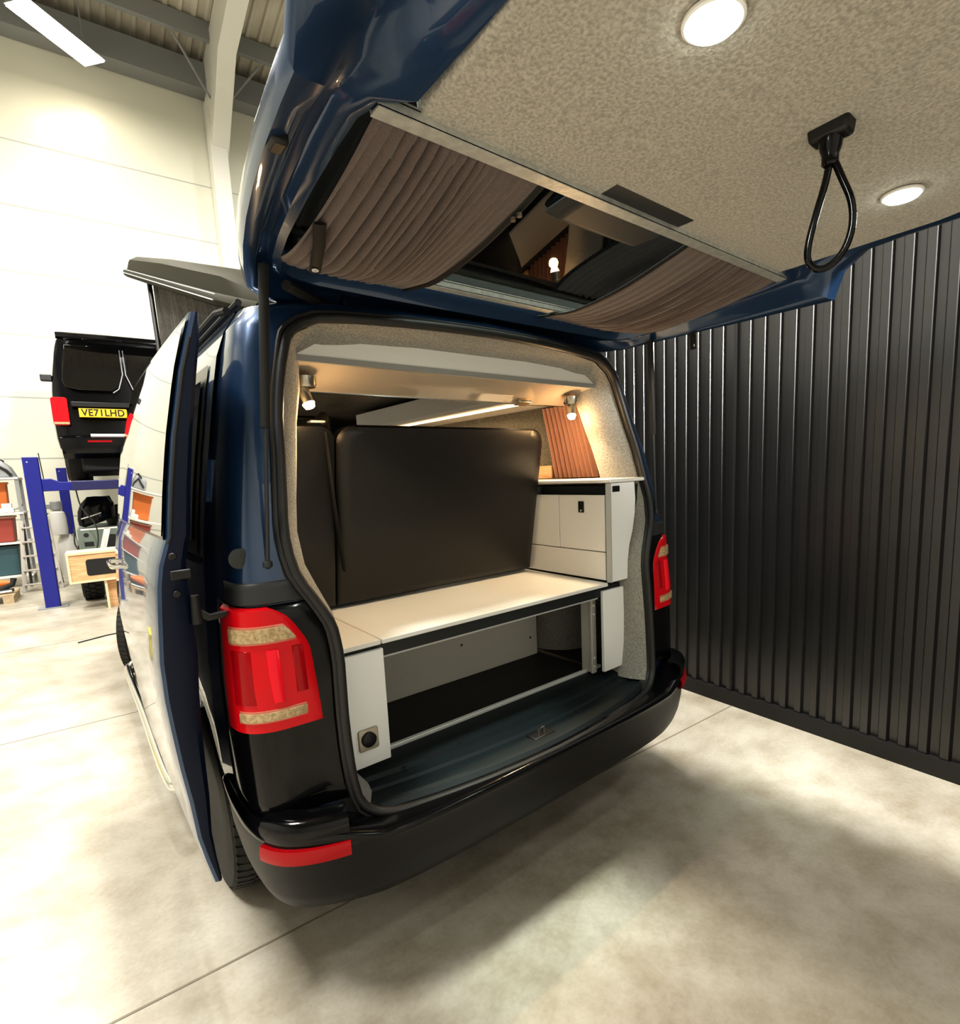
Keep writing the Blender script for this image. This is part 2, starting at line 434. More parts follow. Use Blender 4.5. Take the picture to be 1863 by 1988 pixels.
LS = 2 * NP - 2
def skip_door(i, j):
    k = i - n_rear
    return 0 <= k < len(YS) - 1 and 1.6 <= YS[k] < 2.75 and NP + 3 <= j + 1 and j <= LS - 6
n_rear -= 2; mb = MB(); mb.loft(rows[2:], True, False, True, skip_door); mb.cur = 1; mb.loft(rows[:3], True); mb.build('body_shell', [M['paint'], M['rubber']], VAN, angle=50)
# cabin lining just inside the shell
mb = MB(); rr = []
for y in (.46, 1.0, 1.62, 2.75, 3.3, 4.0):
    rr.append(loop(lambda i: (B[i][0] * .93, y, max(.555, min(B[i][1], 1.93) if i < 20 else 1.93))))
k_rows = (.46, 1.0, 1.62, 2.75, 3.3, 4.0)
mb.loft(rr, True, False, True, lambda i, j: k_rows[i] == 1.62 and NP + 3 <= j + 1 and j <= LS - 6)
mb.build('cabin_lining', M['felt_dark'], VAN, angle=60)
# felt-covered surround just inside the tailgate opening
A2 = [(max(0, x - interp(z, [.55, .7, 1.0, 1.1, 1.25, 1.45, 1.8, 1.88, 1.95], [.05, .045, .045, .05, .07, .08, .10, .06, .0])), min(z, 1.905 - (x / .6) ** 4 * .05)) for x, z in A]
mb = MB(); rr = []
for k, (f, dy) in enumerate(((0, .012), (.25, .03), (.75, .07), (1, .12), (.92, .17))):
    rr.append(loop(lambda i: (A[i][0] * .99 + (A2[i][0] - A[i][0] * .99) * f, yrear(*A[i]) + dy - (.03 if i > 18 and k == 4 else 0), A[i][1] + (A2[i][1] - A[i][1]) * (1 if k == 4 else f) - (.006 if i > 18 else 0))))
mb.loft(rr, True, skip=lambda i, j: j < 4 or j >= LS - 4)
mb.build('felt_surround', M['felt'], VAN, angle=60)
# rubber seal round the opening
path = [(x * 1.002, y - .012, z) for x, y, z in loop(lambda i: (A[i][0], yrear(*A[i]), A[i][1]))]
sm = []
for i in range(len(path)):
    P4 = [path[(i + k) % len(path)] for k in (-1, 0, 1, 2)]
    sm.append(P4[1]); sm.append(cat(1.5, P4))
mb = MB(); mb.tube(sm, (.014, .013), 10, closed=True)
mb.tube([(x * 1.020, y + .004, z + (.015 if z > 1.8 else -.012 if z < .6 else 0)) for x, y, z in sm], .007, 8, closed=True)
mb.build('aperture_seal', M['rubber'], VAN)

# patches that hug the rear corner
def xa_at(z): return interp(z, [p[1] for p in A[5:20]], [p[0] for p in A[5:20]])
def xb_at(z): return interp(z, [p[1] for p in B[4:20]], [p[0] for p in B[4:20]])
def hug(side, zs, u0, u1, n, off, edge=True):
    """rows over z of points across u; u0/u1 may be functions of z"""
    rows = []
    for z in zs:
        a = u0(z) if callable(u0) else u0; b = u1(z) if callable(u1) else u1; row = []
        for k in range(n + 1):
            u = a + (b - a) * k / n
            p = Vector(corner(u, xa_at(z), z, xb_at(z), z)); q = Vector(corner(u + .03, xa_at(z), z, xb_at(z), z))
            t = (q - p).normalized(); nrm = Vector((t.y, -t.x, 0)).normalized()
            o = off
            if edge and (k in (0, n) or z in (zs[0], zs[-1])): o = off * .15
            p = p + nrm * o; row.append((p.x * side, p.y, p.z))
        rows.append(row)
    return rows
def u_of_x(z, x):
    best = min(range(0, 501), key=lambda k: abs(corner(k / 100, xa_at(z), z, xb_at(z), z)[0] - x)); return best / 100
def lin(a, b, n): return [a + (b - a) * i / n for i in range(n + 1)]
LAMP_IN = [(.84, .735), (.87, .735), (1.05, .747), (1.10, .775), (1.135, .80), (1.165, .845)]
lamp_u0 = lambda z: u_of_x(z, interp(z, [a for a, b in LAMP_IN], [b for a, b in LAMP_IN]))
for side in (-1, 1):
    mb = MB(); mb.loft(hug(side, [.60] + lin(.61, 1.16, 14) + [1.166], .15, 4.7, 16, .010)); mb.build('corner_panel', M['gloss_black'], VAN, angle=60)['label'] = 'gloss black corner panel around and under the tail light'
    mb = MB(); mb.loft(hug(side, [1.168] + lin(1.172, 1.222, 4) + [1.226], .35, 4.2, 16, .008)); mb.build('corner_trim', M['dark_grey'], VAN, angle=60)['label'] = 'dark grey trim above the tail light'
    mb = MB(); mb.loft(hug(side, [.60] + lin(.61, 1.165, 8), 4.45, 4.62, 2, .012)); mb.build('shut_line', M['black'], VAN)
    mb = MB(); mb.loft(hug(side, [.838] + lin(.845, 1.158, 16) + [1.165], lamp_u0, 4.25, 24, .017))
    lamp = mb.build('tail_light', M['red'], VAN, angle=60)
    lamp['label'] = 'red tail light with pale indicator strip'
    def strip(name, zs, x0, u1, off, mat, n=10):
        m2 = MB(); m2.loft(hug(side, zs, (lambda z: u_of_x(z, x0(z) if callable(x0) else x0)), u1, n, off)); return m2.build(name, M[mat], lamp, angle=60)
    ind0 = lambda z: interp(z, [1.07, 1.085, 1.12], [.768, .772, .81])
    strip('indicator_rim', [1.068, 1.072, 1.118, 1.122], lambda z: ind0(z) - .006, 3.75, .020, 'lens_rim')
    strip('indicator_lens', [1.075, 1.078, 1.112, 1.115], ind0, 3.68, .024, 'lens_clear')
    strip('reverse_rim', [.868, .871, .902, .905], .757, 3.45, .020, 'lens_rim')
    strip('reverse_lens', [.873, .876, .897, .900], .762, 3.4, .024, 'lens_clear')
    strip('brake_lens', [.93, .935, 1.055, 1.06], .765, lambda z: u_of_x(z, .812), .021, 'red_dark', 4)
    strip('brake_lens', [.915, .92, 1.055, 1.06], lambda z: .825, lambda z: u_of_x(z, .868), .022, 'red_bright', 4)
    strip('fog_lens', [.915, .92, 1.055, 1.06], lambda z: .873, 3.75, .021, 'red_dark', 4)
# round grommet on the corner pillar
p = corner(2.75, xa_at(1.29), 1.29, xb_at(1.29), 1.29)
mb = MB(); mb.lathe([(.026, -.010), (.026, -.014), (.018, -.017), (0, -.017)], (-p[0], p[1], p[2]), 'y', 24); mb.build('pillar_cap', M['dark_grey'], VAN)

# bumper: cross-section swept along the plan curve
PLAN = [(0, .052), (.2, .053), (.4, .057), (.58, .068), (.72, .090), (.82, .122), (.89, .168), (.93, .235), (.948, .32), (.952, .42), (.95, .50), (.945, .575)]
plan = smoothpath(PLAN, 44); plan = [(-x, y) for x, y in plan[:0:-1]] + plan
SEC = [(.20, .532), (.075, .534), (.045, .538), (.016, .540), (.004, .535), (0, .527), (.004, .515), (.010, .49), (.016, .435), (.026, .38), (.040, .342), (.07, .322), (.12, .318), (.25, .33)]
rows = []
for i, (x, y) in enumerate(plan):
    x0, y0 = plan[max(0, i - 1)]; x1, y1 = plan[min(len(plan) - 1, i + 1)]
    t = Vector((x1 - x0, y1 - y0, 0)).normalized(); inn = Vector((-t.y, t.x, 0))
    sidew = min(1, max(0, (abs(x) - .66) / .2))
    row = []
    for k, (d, z) in enumerate(SEC):
        if d > .1: d = min(d, .10 + .1 * (1 - sidew))
        zz = z + (.07 * sidew if k < 6 else .045 * sidew if k < 8 else .02 * sidew)
        row.append((x + inn.x * d, y + inn.y * d, zz))
    rows.append(row)
mb = MB(); mb.loft([r[:7] for r in rows]); mb.cur = 1; mb.loft([r[6:] for r in rows]); bump = mb.build('rear_bumper', [M['bumper_black'], M['bumper_low']], VAN, angle=50, solid=.004)
for side in (-1, 1):
    mb = MB(); seg = [(x, y) for x, y in plan if .735 <= side * x <= .93]
    rr = []
    for x, y in seg:
        i = plan.index((x, y)); x0, y0 = plan[i - 1]; x1, y1 = plan[i + 1]
        t = Vector((x1 - x0, y1 - y0, 0)).normalized(); inn = Vector((-t.y, t.x, 0))
        rr.append([(x - inn.x * d, y - inn.y * d, z) for d, z in ((-.012, .512), (.006, .516), (.008, .535), (.004, .553), (-.012, .557))])
    mb.loft(rr); mb.build('bumper_reflector', M['red_dark'], bump, angle=50)
    # raised gloss corner cap above the reflector
    mb = MB(); rr = []
    for x, y in seg:
        i = plan.index((x, y)); x0, y0 = plan[i - 1]; x1, y1 = plan[i + 1]
        t = Vector((x1 - x0, y1 - y0, 0)).normalized(); inn = Vector((-t.y, t.x, 0))
        rr.append([(x + inn.x * d, y + inn.y * d, z) for d, z in ((.0, .578), (-.002, .60), (.006, .618), (.022, .626), (.06, .628))])
    mb.loft(rr); mb.build('bumper_corner_cap', M['gloss_black'], bump, angle=50)

# moulded sill between the seal and the load floor, with the lock recess
SX = [-.625, -.60, -.45, -.25, -.075, -.055, .055, .075, .25, .45, .60, .625]
SC = [(.0, .0), (.015, .014), (.03, .018), (.10, .012), (.108, .020), (.15, .022), (.158, .036), (.20, .040), (.208, .030), (.285, .030), (.29, .036), (.30, .036)]
rows = []
for x in SX:
    y0 = yrear(x, .545) + .008; row = []
    for d, h in SC:
        yy = y0 + d * (.445 - y0) / .30
        row.append((x, yy, .532 + h * .95))
    rows.append(row)
mb = MB(); mb.loft(rows); sill = mb.build('sill_trim', M['sill'], VAN, angle=18)
mb = MB(); mb.box((-.05, .150, .538), (.05, .205, .552)); mb.build('lock_recess', M['black'], sill, bevel=.006)
mb = MB(); mb.tube([(-.012, .175, .545), (-.012, .175, .572), (.012, .175, .572), (.012, .175, .545)], .0045, 8); mb.build('lock_striker', M['chrome'], sill)
for x in (-.48, -.27, .26, .40, .55):
    mb = MB(); mb.lathe([(.006, .0), (.006, .003), (0, .003)], (x, .295, .5645), 'z', 10); mb.build('fixing_screw', M['black'], sill)
mb = MB(); mb.box((-.50, .428, .560), (.62, .446, .575)); mb.build('floor_edge_strip', M['alu_white'], VAN, bevel=.003)
mb = MB(); mb.box((-.76, .44, .553), (.76, 2.6, .566)); mb.build('load_floor', M['floor_mat'], VAN)

# wheels
def wheel(x, y, s, steer=0):
    def turn(m):
        c, q = math.cos(steer), math.sin(steer)
        m.v = [(x + (a - x) * c - (b - y) * q, y + (a - x) * q + (b - y) * c, z) for a, b, z in m.v]
    mb = MB(); R, hw = .33, .115
    pr = [(.21, -hw), (.27, -hw - .004), (.31, -hw + .004), (R - .006, -hw + .022), (R, -hw + .04), (R, hw - .04), (R - .006, hw - .022), (.31, hw - .004), (.27, hw + .004), (.21, hw)]
    mb.lathe([(r, h) for r, h in pr], (x, y, R), 'x', 56)
    for k in range(56):                                             # tread blocks
        a = 2 * PI * k / 56
        for (h0, h1, sh) in ((-.105, -.052, .25), (-.045, .0, 0), (.005, .045, .5), (.052, .105, .25)):
            vs = []
            for r in (R - .004, R + .006):
                for (hh, da) in ((h0, .0), (h1, .0), (h1, .072), (h0, .072)):
                    aa = a + da + sh * 2 * PI / 56 + hh * .5
                    rr_ = r if abs(hh) < .1 else r - .010
                    vs.append((x + hh, y + rr_ * math.cos(aa), R + rr_ * math.sin(aa)))
            mb.add(vs, [(0, 1, 2, 3), (4, 7, 6, 5), (0, 4, 5, 1), (1, 5, 6, 2), (2, 6, 7, 3), (3, 7, 4, 0)])
    turn(mb); w = mb.build('wheel', M['tyre'], VAN, angle=30)
    mb = MB(); mb.lathe([(.215, s * .085), (.205, s * .10), (.19, s * .085), (.18, s * .05), (.06, s * .04), (.05, s * .07), (0, s * .075)], (x, y, R), 'x', 40)
    for k in range(5):
        a = 2 * PI * k / 5; mb.tube([(x + s * .07, y + .05 * math.cos(a), R + .05 * math.sin(a)), (x + s * .085, y + .2 * math.cos(a), R + .2 * math.sin(a))], .022, 8)
    turn(mb); mb.build('wheel_rim', M['rim'], w)
for y in WHEELS:
    for s in (-1, 1): wheel(s * .812, y - .005, s, -.36 if y > 3 else 0)

# side bars low along the sills
for s in (-1, 1):
    mb = MB(); mb.tube(smoothpath([(s * .88, 1.44, .24), (s * .95, 1.45, .21), (s * 1.0, 1.50, .20), (s * 1.0, 2.5, .20), (s * 1.0, 3.36, .20), (s * .97, 3.46, .215), (s * .90, 3.48, .26)], 48), .024, 12); mb.build('side_bar', M['chrome'], VAN)

# side windows set flush in the body sides (left rear quarter and the one beside the galley)
def side_patch(side, y0, y1, z0, z1, off, name, mat, par=VAN, ny=8, nz=8):
    mb = MB(); rows = []
    for y in lin(y0, y1, ny):
        row = []
        for z in lin(z0, z1, nz):
            x = interp(z, [p[1] for p in B[12:20]], [p[0] for p in B[12:20]]) * interp(y, [.5, 1.2, 3.6], [1.012, 1.03, 1.03])
            if z > 1.84: x -= 0
            row.append((side * (x + off), y, z))
        rows.append(row)
    mb.loft(rows); return mb.build(name, mat, par, angle=60)
for side in (-1, 1):
    side_patch(side, .66, 1.56, 1.27, 1.83, .003, 'quarter_window_surround', M['gloss_black'])
    side_patch(side, .72, 1.50, 1.31, 1.79, .007, 'quarter_window', M['win_black'])
side_patch(1, 1.70, 2.70, 1.31, 1.79, .007, 'side_window', M['win_black'])
for side in (-1, 1): side_patch(side, 2.85, 3.30, 1.31, 1.76, .007, 'cab_window', M['win_black'])

# sliding door pushed back along the left side
DP = [(-.938, 1.88), (-.955, 1.82), (-.977, 1.742), (-1.009, 1.59), (-1.028, 1.472), (-1.043, 1.36), (-1.050, 1.345), (-1.067, 1.295), (-1.076, 1.245), (-1.082, 1.18), (-1.091, 1.065),
      (-1.0905, .97), (-1.086, .895), (-1.078, .79), (-1.068, .70), (-1.061, .60), (-1.049, .53), (-1.035, .464)]
def door_out(z): return interp(-z, [-p[1] for p in DP], [p[0] for p in DP])
def thick(z): return interp(z, [.46, .65, .78, .91, 1.05, 1.19, 1.35, 1.7, 1.84, 1.88], [.02, .042, .058, .070, .086, .075, .052, .044, .03, .02])
def door_row(y, dx, dz=0): return [(x + dx, y, z - (dz if k == 0 else -dz if k == len(DP) - 1 else 0)) for k, (x, z) in enumerate(DP)]
Y0, Y1 = .30, 1.50
mb = MB(); inner = lambda y: [(x + thick(z), y, z) for x, z in DP]
rows = [inner(Y1), inner(Y0 + .01), [(x + thick(z) * .8, Y0, z) for x, z in DP], door_row(Y0, .012), door_row(Y0 + .004, .004), door_row(Y0 + .016, 0)] + [door_row(y, -.006 * math.sin(PI * (y - Y0) / 1.2)) for y in (.5, .7, .9, 1.1, 1.3)] + [door_row(Y1 - .016, 0), door_row(Y1 - .002, .006), door_row(Y1, .03), inner(Y1)]
mb.cur = 1; mb.loft(rows[:4]); mb.cur = 0; mb.loft(rows[3:])
for k in (0, len(DP) - 1): mb.add([r[k] for r in rows[1:-1]] , [tuple(range(len(rows) - 2))])
door = mb.build('sliding_door', [M['paint'], M['paint_in']], VAN, angle=35)
def door_patch(name, mat, y0, y1, z0, z1, off, ny=6, nz=10, topcut=0):
    mb = MB(); rows = []
    for y in lin(y0, y1, ny):
        row = []
        for z in lin(z0, z1, nz):
            bow = -.006 * math.sin(PI * max(0, min(1, (y - Y0) / 1.2)))
            row.append((door_out(z) + bow - off, y, z))
        rows.append(row)
    mb.loft(rows); return mb.build(name, M[mat], door, angle=60)
door_patch('door_window_surround', 'gloss_black', .312, 1.488, 1.355, 1.865, .003)
door_patch('door_window', 'win_black', .325, 1.47, 1.362, 1.855, .006)
mb = MB(); mb.tube([(x + .010, .300, z) for x, z in DP[1:7]], .004, 6); mb.build('door_edge_seal', M['rubber'], door)
mb = MB(); mb.box((-1.045, .292, 1.258), (-1.000, .302, 1.282)); mb.build('door_latch', M['black'], door, bevel=.004)
for z in (1.225, 1.315):
    mb = MB(); mb.lathe([(.009, -.004), (.007, -.006), (0, -.006)], (-1.035, .30, z), 'y', 12); mb.build('door_bolt', M['black'], door)
mb = MB(); mb.tube([(-1.075, 1.20, 1.20), (-1.104, 1.20, 1.20), (-1.110, 1.22, 1.20), (-1.110, 1.38, 1.20), (-1.104, 1.40, 1.20), (-1.075, 1.40, 1.20)], (.006, .009), 10); mb.build('door_handle', M['chrome'], door)
mb = MB(); mb.tube([(-1.0, .305, 1.175), (-.975, .30, 1.155), (-.935, .31, 1.155)], (.008, .010), 8); mb.tube([(-1.0, .30, 1.215), (-1.0, .30, 1.145)], [.010, .013], 10); mb.build('roller_arm', M['black'], door)
# runner in the body side and the roof gutter rail
side_patch(-1, .62, 1.60, 1.10 + .145, 1.265, .004, 'door_runner', M['black'], nz=2)
for s in (-1, 1):
    mb = MB(); mb.tube([(s * .785, .60, 1.975), (s * .79, .70, 1.99), (s * .795, 2.9, 1.985), (s * .79, 3.1, 1.96)], .011, 8); mb.tube([(s * .745, .62, 2.010), (s * .75, 2.9, 2.005)], .010, 8); mb.build('roof_rail', M['black_soft'], VAN)

# gas struts
for s, zt in ((-1, 2.0), (1, 2.0)):
    a, b_ = Vector((s * .775, .26, 2.0)), Vector((s * .832, .275, 1.27)); m_ = a + (b_ - a) * .53
    mb = MB(); mb.tube([a, m_], .0125, 12); st = mb.build('gas_strut', M['black_soft'], VAN)
    mb = MB(); mb.tube([m_, b_], .0055, 8); mb.lathe([(0, -.014), (.012, -.006), (.012, .006), (0, .014)], tuple(b_), 'z', 10); mb.build('strut_rod', M['dark_grey'], st)

# pop-top roof: shell hinged at the rear, raised at the front, with canvas below
PT = lambda t, h=0: (.74 + 2.66 * t, 2.045 + .885 * t + h)       # along the raised roof
rows = []
for t, wd, hh in ((0, .66, .03), (.03, .70, .07), (.10, .725, .10), (.5, .735, .115), (.9, .735, .105), (.97, .72, .085), (1.0, .68, .05)):
    y, z = PT(t); row = []
    for x, h in ((-.985, -.035), (-1.0, -.03), (-1.01, -.012), (-1.0, .004), (-.985, .012), (-.975, .045), (-.955, .70), (-.90, .95), (-.4, 1.08), (0, 1.12)):
        row.append((x * wd, y, z + (h * hh if h > .04 else h)))
    row += [(-x, y, z) for x, y, z in row[-2::-1]]
    rows.append(row)
mb = MB(); mb.loft(rows, False); mb.loft([[(x, y, z) for x, y, z in r] for r in (rows[0],)] + [[(x, y, PT(0)[1] - .03) for x, y, z in rows[0]]]); mb.loft([rows[-1], [(x, y - .01, PT(1)[1] - .03) for x, y, z in rows[-1]]])
mb.loft([[(r[0][0], r[0][1], r[0][2]) for r in rows], [(r[-1][0], r[-1][1], r[-1][2]) for r in rows]])
pop = mb.build('pop_top_roof', M['poptop'], VAN, angle=40)
for s in (-1, 1):
    mb = MB(); mb.tube([(s * .750, PT(t)[0], PT(t)[1] - .010) for t in lin(.06, .95, 8)], .0022, 6); mb.build('roof_edge_highlight', M['alu_white'], pop)  # highlight lines along the lip, drawn as thin pale tubes
    mb = MB(); mb.tube([(s * .742, PT(t)[0], PT(t)[1] + .010) for t in lin(.06, .95, 8)], .0018, 6); mb.build('roof_edge_highlight', M['alu_white'], pop)
mb = MB(); rows = []
def fold(k): return .010 * math.sin(k * 1.9) + .006 * math.sin(k * .7)
base, top = [], []
N = 46
for k in range(N + 1):
    t = k / N; y0 = 1.0 + 1.75 * t; w_ = .665 + fold(k)
    base.append((-w_, y0, 2.0)); top.append((-w_ - .01, .98 + 1.58 * t, PT((.98 + 1.58 * t - .74) / 2.66)[1] + .0))
front_b = [(-.665 + 1.33 * k / 30, 2.75 + fold(k), 2.0) for k in range(31)]
front_t = [(-.675 + 1.35 * k / 30, 2.56 + fold(k), PT((2.56 - .74) / 2.66)[1]) for k in range(31)]
bl = base + front_b + [(-x, y, z) for x, y, z in base[::-1]]; tl = top + front_t + [(-x, y, z) for x, y, z in top[::-1]]
mid = [tuple((Vector(a) + Vector(b)) / 2 + Vector(((.012 if a[0] < -.6 else -.012 if a[0] > .6 else 0), 0, 0))) for a, b in zip(bl, tl)]
mb.loft([bl, mid, tl]); can = mb.build('pop_top_canvas', M['canvas'], VAN, angle=60)
mb = MB(); mb.tube([(-.70, 2.50, PT(.66)[1] - .03), (-.72, 2.28, 2.02)], .012, 8); mb.build('roof_stay', M['black'], can)

# ------------------------------------------------------------------ tailgate, raised level above the opening
def zp(y): return 2.01 + .1275 * (.453 - y) if y > -.292 else 2.105 + .0334 * (-.292 - y)
LIP = [(0, .53, 1.985), (.40, .525, 1.985), (.62, .51, 1.985), (.72, .475, 1.987), (.775, .41, 1.99), (.81, .30, 1.998), (.84, .18, 2.003), (.865, .05, 2.008), (.885, -.08, 2.01), (.90, -.2, 2.013),
       (.91, -.32, 2.015), (.915, -.395, 2.015), (.912, -.425, 2.10), (.90, -.50, 2.145), (.89, -.62, 2.15), (.88, -.75, 2.15), (.855, -.87, 2.15), (.79, -.97, 2.15), (.6, -1.02, 2.15), (0, -1.03, 2.15)]
INN = [(0, .345), (.42, .345), (.60, .34), (.675, .325), (.71, .295), (.728, .24), (.738, .15), (.742, .05), (.745, -.06), (.745, -.17), (.742, -.25), (.72, -.295),
       (.66, -.32), (.655, -.46), (.655, -.58), (.655, -.70), (.645, -.80), (.61, -.865), (.45, -.90), (0, -.91)]
def tloop(fn):
    r = [fn(i) for i in range(len(LIP))]
    return r + [(-x, y, z) for x, y, z in r[-2:0:-1]]
def mixrow(t, dz_in, dz):
    def fn(i):
        xi, yi = INN[i]; xo, yo, zo = LIP[i]; zi = zp(yi) + dz_in
        return (xi + (xo - xi) * t, yi + (yo - yi) * t, zi + (zo - zi) * t + dz)
    return tloop(fn)
def outrow(k, h): return tloop(lambda i: (LIP[i][0] * k, (LIP[i][1] + .25) * k - .25, max(LIP[i][2], 2.0) + h if i < 12 else LIP[i][2] + h * .8))
rows = [mixrow(0, .045, 0), mixrow(0, .012, 0), mixrow(.10, .0, -.012), mixrow(.30, 0, -.004), mixrow(.42, 0, .018), mixrow(.60, 0, .016), mixrow(.72, 0, -.008), mixrow(.9, 0, -.006), mixrow(1, 0, 0), outrow(1.008, .012), outrow(1.012, .035), outrow(1.0, .065), outrow(.965, .085), outrow(.85, .095)]
def zt(y): return interp(y, [-1.1, -.45, -.25, .2, .55], [2.27, 2.215, 2.165, 2.105, 2.06])
rows[-1] = [(x, y, max(z, zt(y))) for x, y, z in rows[-1]]
inn = tloop(lambda i: (INN[i][0], INN[i][1], 0))
rows.append([(x, y, zt(y) + .01) for x, y, z in inn]); rows.append([(x, y, zp(y) + .045) for x, y, z in inn])
mb = MB(); mb.loft(rows, True)
top = rows[-2]; NL = len(top)                       # outer skin closes the part below the window
mb.loft([[top[i] for i in range(11, len(LIP))], [top[(NL - i) % NL] for i in range(11, len(LIP))]])
mb.loft([[(x, -.30, z) for x in lin(-.72, .72, 6)] for z in (zt(-.3) + .01, zp(-.3) + .02)])
GATE = mb.build('tailgate', M['paint'], VAN, angle=50)
# glass between the two rails, carpeted lining below the waist
mb = MB(); mb.box((-.76, -.31, 0), (.76, .36, .006))
mb.v = [(x, y, z + zp(y) + .030) for x, y, z in mb.v]; mb.build('rear_glass', M['tail_glass'], GATE, smooth=False)
mb = MB(); pts = [(-.655, -.302), (-.70, -.37), (-.695, -.5), (-.69, -.72), (-.67, -.82), (-.62, -.89), (-.45, -.925), (0, -.935)]
# left boundary of the lining runs straight forward
pts = [(-.665, -.295), (-.668, -.40), (-.672, -.55), (-.678, -.72), (-.66, -.82), (-.62, -.885), (-.45, -.925), (0, -.935)]
half = pts; full = half + [(-x * 1.06, y) for x, y in half[-2::-1]]
mb.loft([[(x, y, zp(y) - .014) for x, y in full], [(x * 1.006, y, zp(y) + .02) for x, y in full]], True, True, True)
mb.build('tailgate_lining', M['lining'], GATE, bevel=.008)
# dark lower panel piece of the glass frame
for (y, z0, hw_, nm) in ((-.292, -.022, .745, 'curtain_rail'), (.262, .002, .70, 'curtain_rail')):
    mb = MB(); zz = zp(y) + z0
    for (a, b, c, d) in ((-.016, .016, .016, .022), (-.016, -.012, 0, .018), (.012, .016, 0, .018), (-.016, .016, -.002, .002)):
        mb.box((-hw_, y + a, zz + c - .004), (hw_, y + b, zz + d - .004))
    mb.build(nm, M['alu'], GATE, smooth=False)
# wiper motor cover behind the rail
mb = MB(); mb.loft([[(-.21, -.375, 2.094), (.125, -.375, 2.094), (.10, -.17, 2.085), (-.20, -.17, 2.085)], [(-.235, -.39, 2.125), (.15, -.39, 2.125), (.135, -.14, 2.11), (-.23, -.14, 2.11)]], True, True, True)
mb.build('wiper_cover', M['dark_grey'], GATE, bevel=.012)
# recessed downlights
for x in (-.425, .435):
    c = (x, -.71, zp(-.71) - .016)
    mb = MB(); mb.lathe([(.044, .0), (.044, -.004), (.040, -.006), (.036, -.005), (.034, .002)], c); dlt = mb.build('downlight', M['white'], GATE)
    mb = MB(); mb.lathe([(.038, -.004), (.034, -.011), (.02, -.015), (0, -.016)], c); mb.build('downlight_lens', M['down_glow'], dlt)
    spot('tailgate_lamp', (x, -.71, c[2] - .03), (x, -.72, 0), 6.5, (.93, 1, .90), 176, .5, .03)
# pull strap: bracket and hanging loop
mb = MB(); mb.loft([[(-.024, -.748, 2.116), (.024, -.748, 2.116), (.024, -.672, 2.116), (-.024, -.672, 2.116)], [(-.020, -.744, 2.082), (.020, -.744, 2.082), (.020, -.676, 2.082), (-.020, -.676, 2.082)]], True, True, True)
mb.build('strap_bracket', M['black'], GATE, bevel=.006)
mb = MB(); mb.lathe([(.022, 2.084), (.019, 2.066), (.015, 2.055), (.015, 2.040), (.011, 2.036)], (.0, -.71, 0), 'z', 16)
LP = [(-.002, 2.05), (-.010, 2.01), (-.028, 1.955), (-.042, 1.905), (-.042, 1.872), (-.022, 1.853), (.008, 1.856), (.036, 1.88), (.050, 1.92), (.046, 1.965), (.024, 2.012), (.005, 2.05)]
mb.tube([(.27 * u + .004, -.71 - .74 * u, z) for u, z in smoothpath(LP, 44)], .0068, 10); mb.build('pull_strap', M['gloss_black'], GATE)
# hinges
for x in (-.47, .47):
    mb = MB(); mb.box((x - .03, .43, 1.985), (x + .03, .475, 2.03)); mb.box((x - .018, .44, 2.0), (x + .018, .60, 2.018)); mb.build('tailgate_hinge', M['paint_in'], GATE, bevel=.004)
mb = MB(); mb.tube([(-.70, .33, 1.985), (-.60, .42, 1.99), (-.50, .50, 2.0)], .014, 8); mb.build('cable_boot', M['black_soft'], GATE)
mb = MB(); mb.box((-.900, -.245, 2.006), (-.872, -.205, 2.03)); mb.build('gate_buffer', M['black'], GATE, bevel=.006)

# ------------------------------------------------------------------ curtains hung between the tailgate rails
def gate_curtain(x0, x1, label, seed, free):
    """x0 fixed side, x1 the free edge that carries the black binding"""
    rnd = random.Random(seed); root = empty('tailgate_curtain', label, 'curtain', (x0, -.02, 2.05), 'curtains hung under the tailgate window')
    nx, ny = 96, 14; rows = []
    ph = [rnd.uniform(0, 6.28) for _ in range(4)]
    for j in range(ny + 1):
        v = j / ny; y = -.287 + .625 * v; row = []
        for i in range(nx + 1):
            u = i / nx; x = x0 + (x1 - x0) * u
            s9 = math.sin(2 * PI * (9 * u + .35 * math.sin(5.1 * u + ph[2])) + ph[0] + 1.3 * math.sin(PI * v)); d = .016 * (1 - 2 * abs(s9) ** .7) + .006 * math.sin(2 * PI * 14 * u + ph[1] + 2 * v)
            amp = interp(u, [0, .15, .3, .62, .72, 1], [.35, .45, 1, 1, .35, .15]) * (.30 + .70 * math.sin(PI * v) ** .6)
            sag = -.030 * math.sin(PI * v) * interp(u, [0, .5, 1], [.6, 1, .85])
            shift = .04 * (v - .5) * math.sin(PI * u) * (1 if x0 < 0 else -1)
            row.append((x + shift, y, zp(y) + interp(v, [0, .12, .75, 1], [-.016, -.018, -.014, .012]) + d * amp + sag))
        rows.append(row)
    mb = MB(); mb.loft(rows); mb.build('curtain_cloth', M['curtain'], root, angle=80)
    mb = MB(); mb.tube([(r[-1][0], r[-1][1], r[-1][2] - .001) for r in rows], (.009, .004), 8); mb.build('edge_binding', M['trim_tape'], root)
    return root
cl = gate_curtain(-.735, -.345, 'wide taupe curtain at the left of the tailgate window', 3, 1)
for p in ((-.350, -.20), (-.352, -.18)):
    mb = MB(); mb.lathe([(.006, -.004), (.006, .004)], (p[0], p[1], zp(p[1]) - .045), 'z', 12); mb.build('press_stud', M['nickel'], cl)
cr = gate_curtain(.745, .21, 'taupe curtain at the right of the tailgate window, above the black wall', 5, 1)
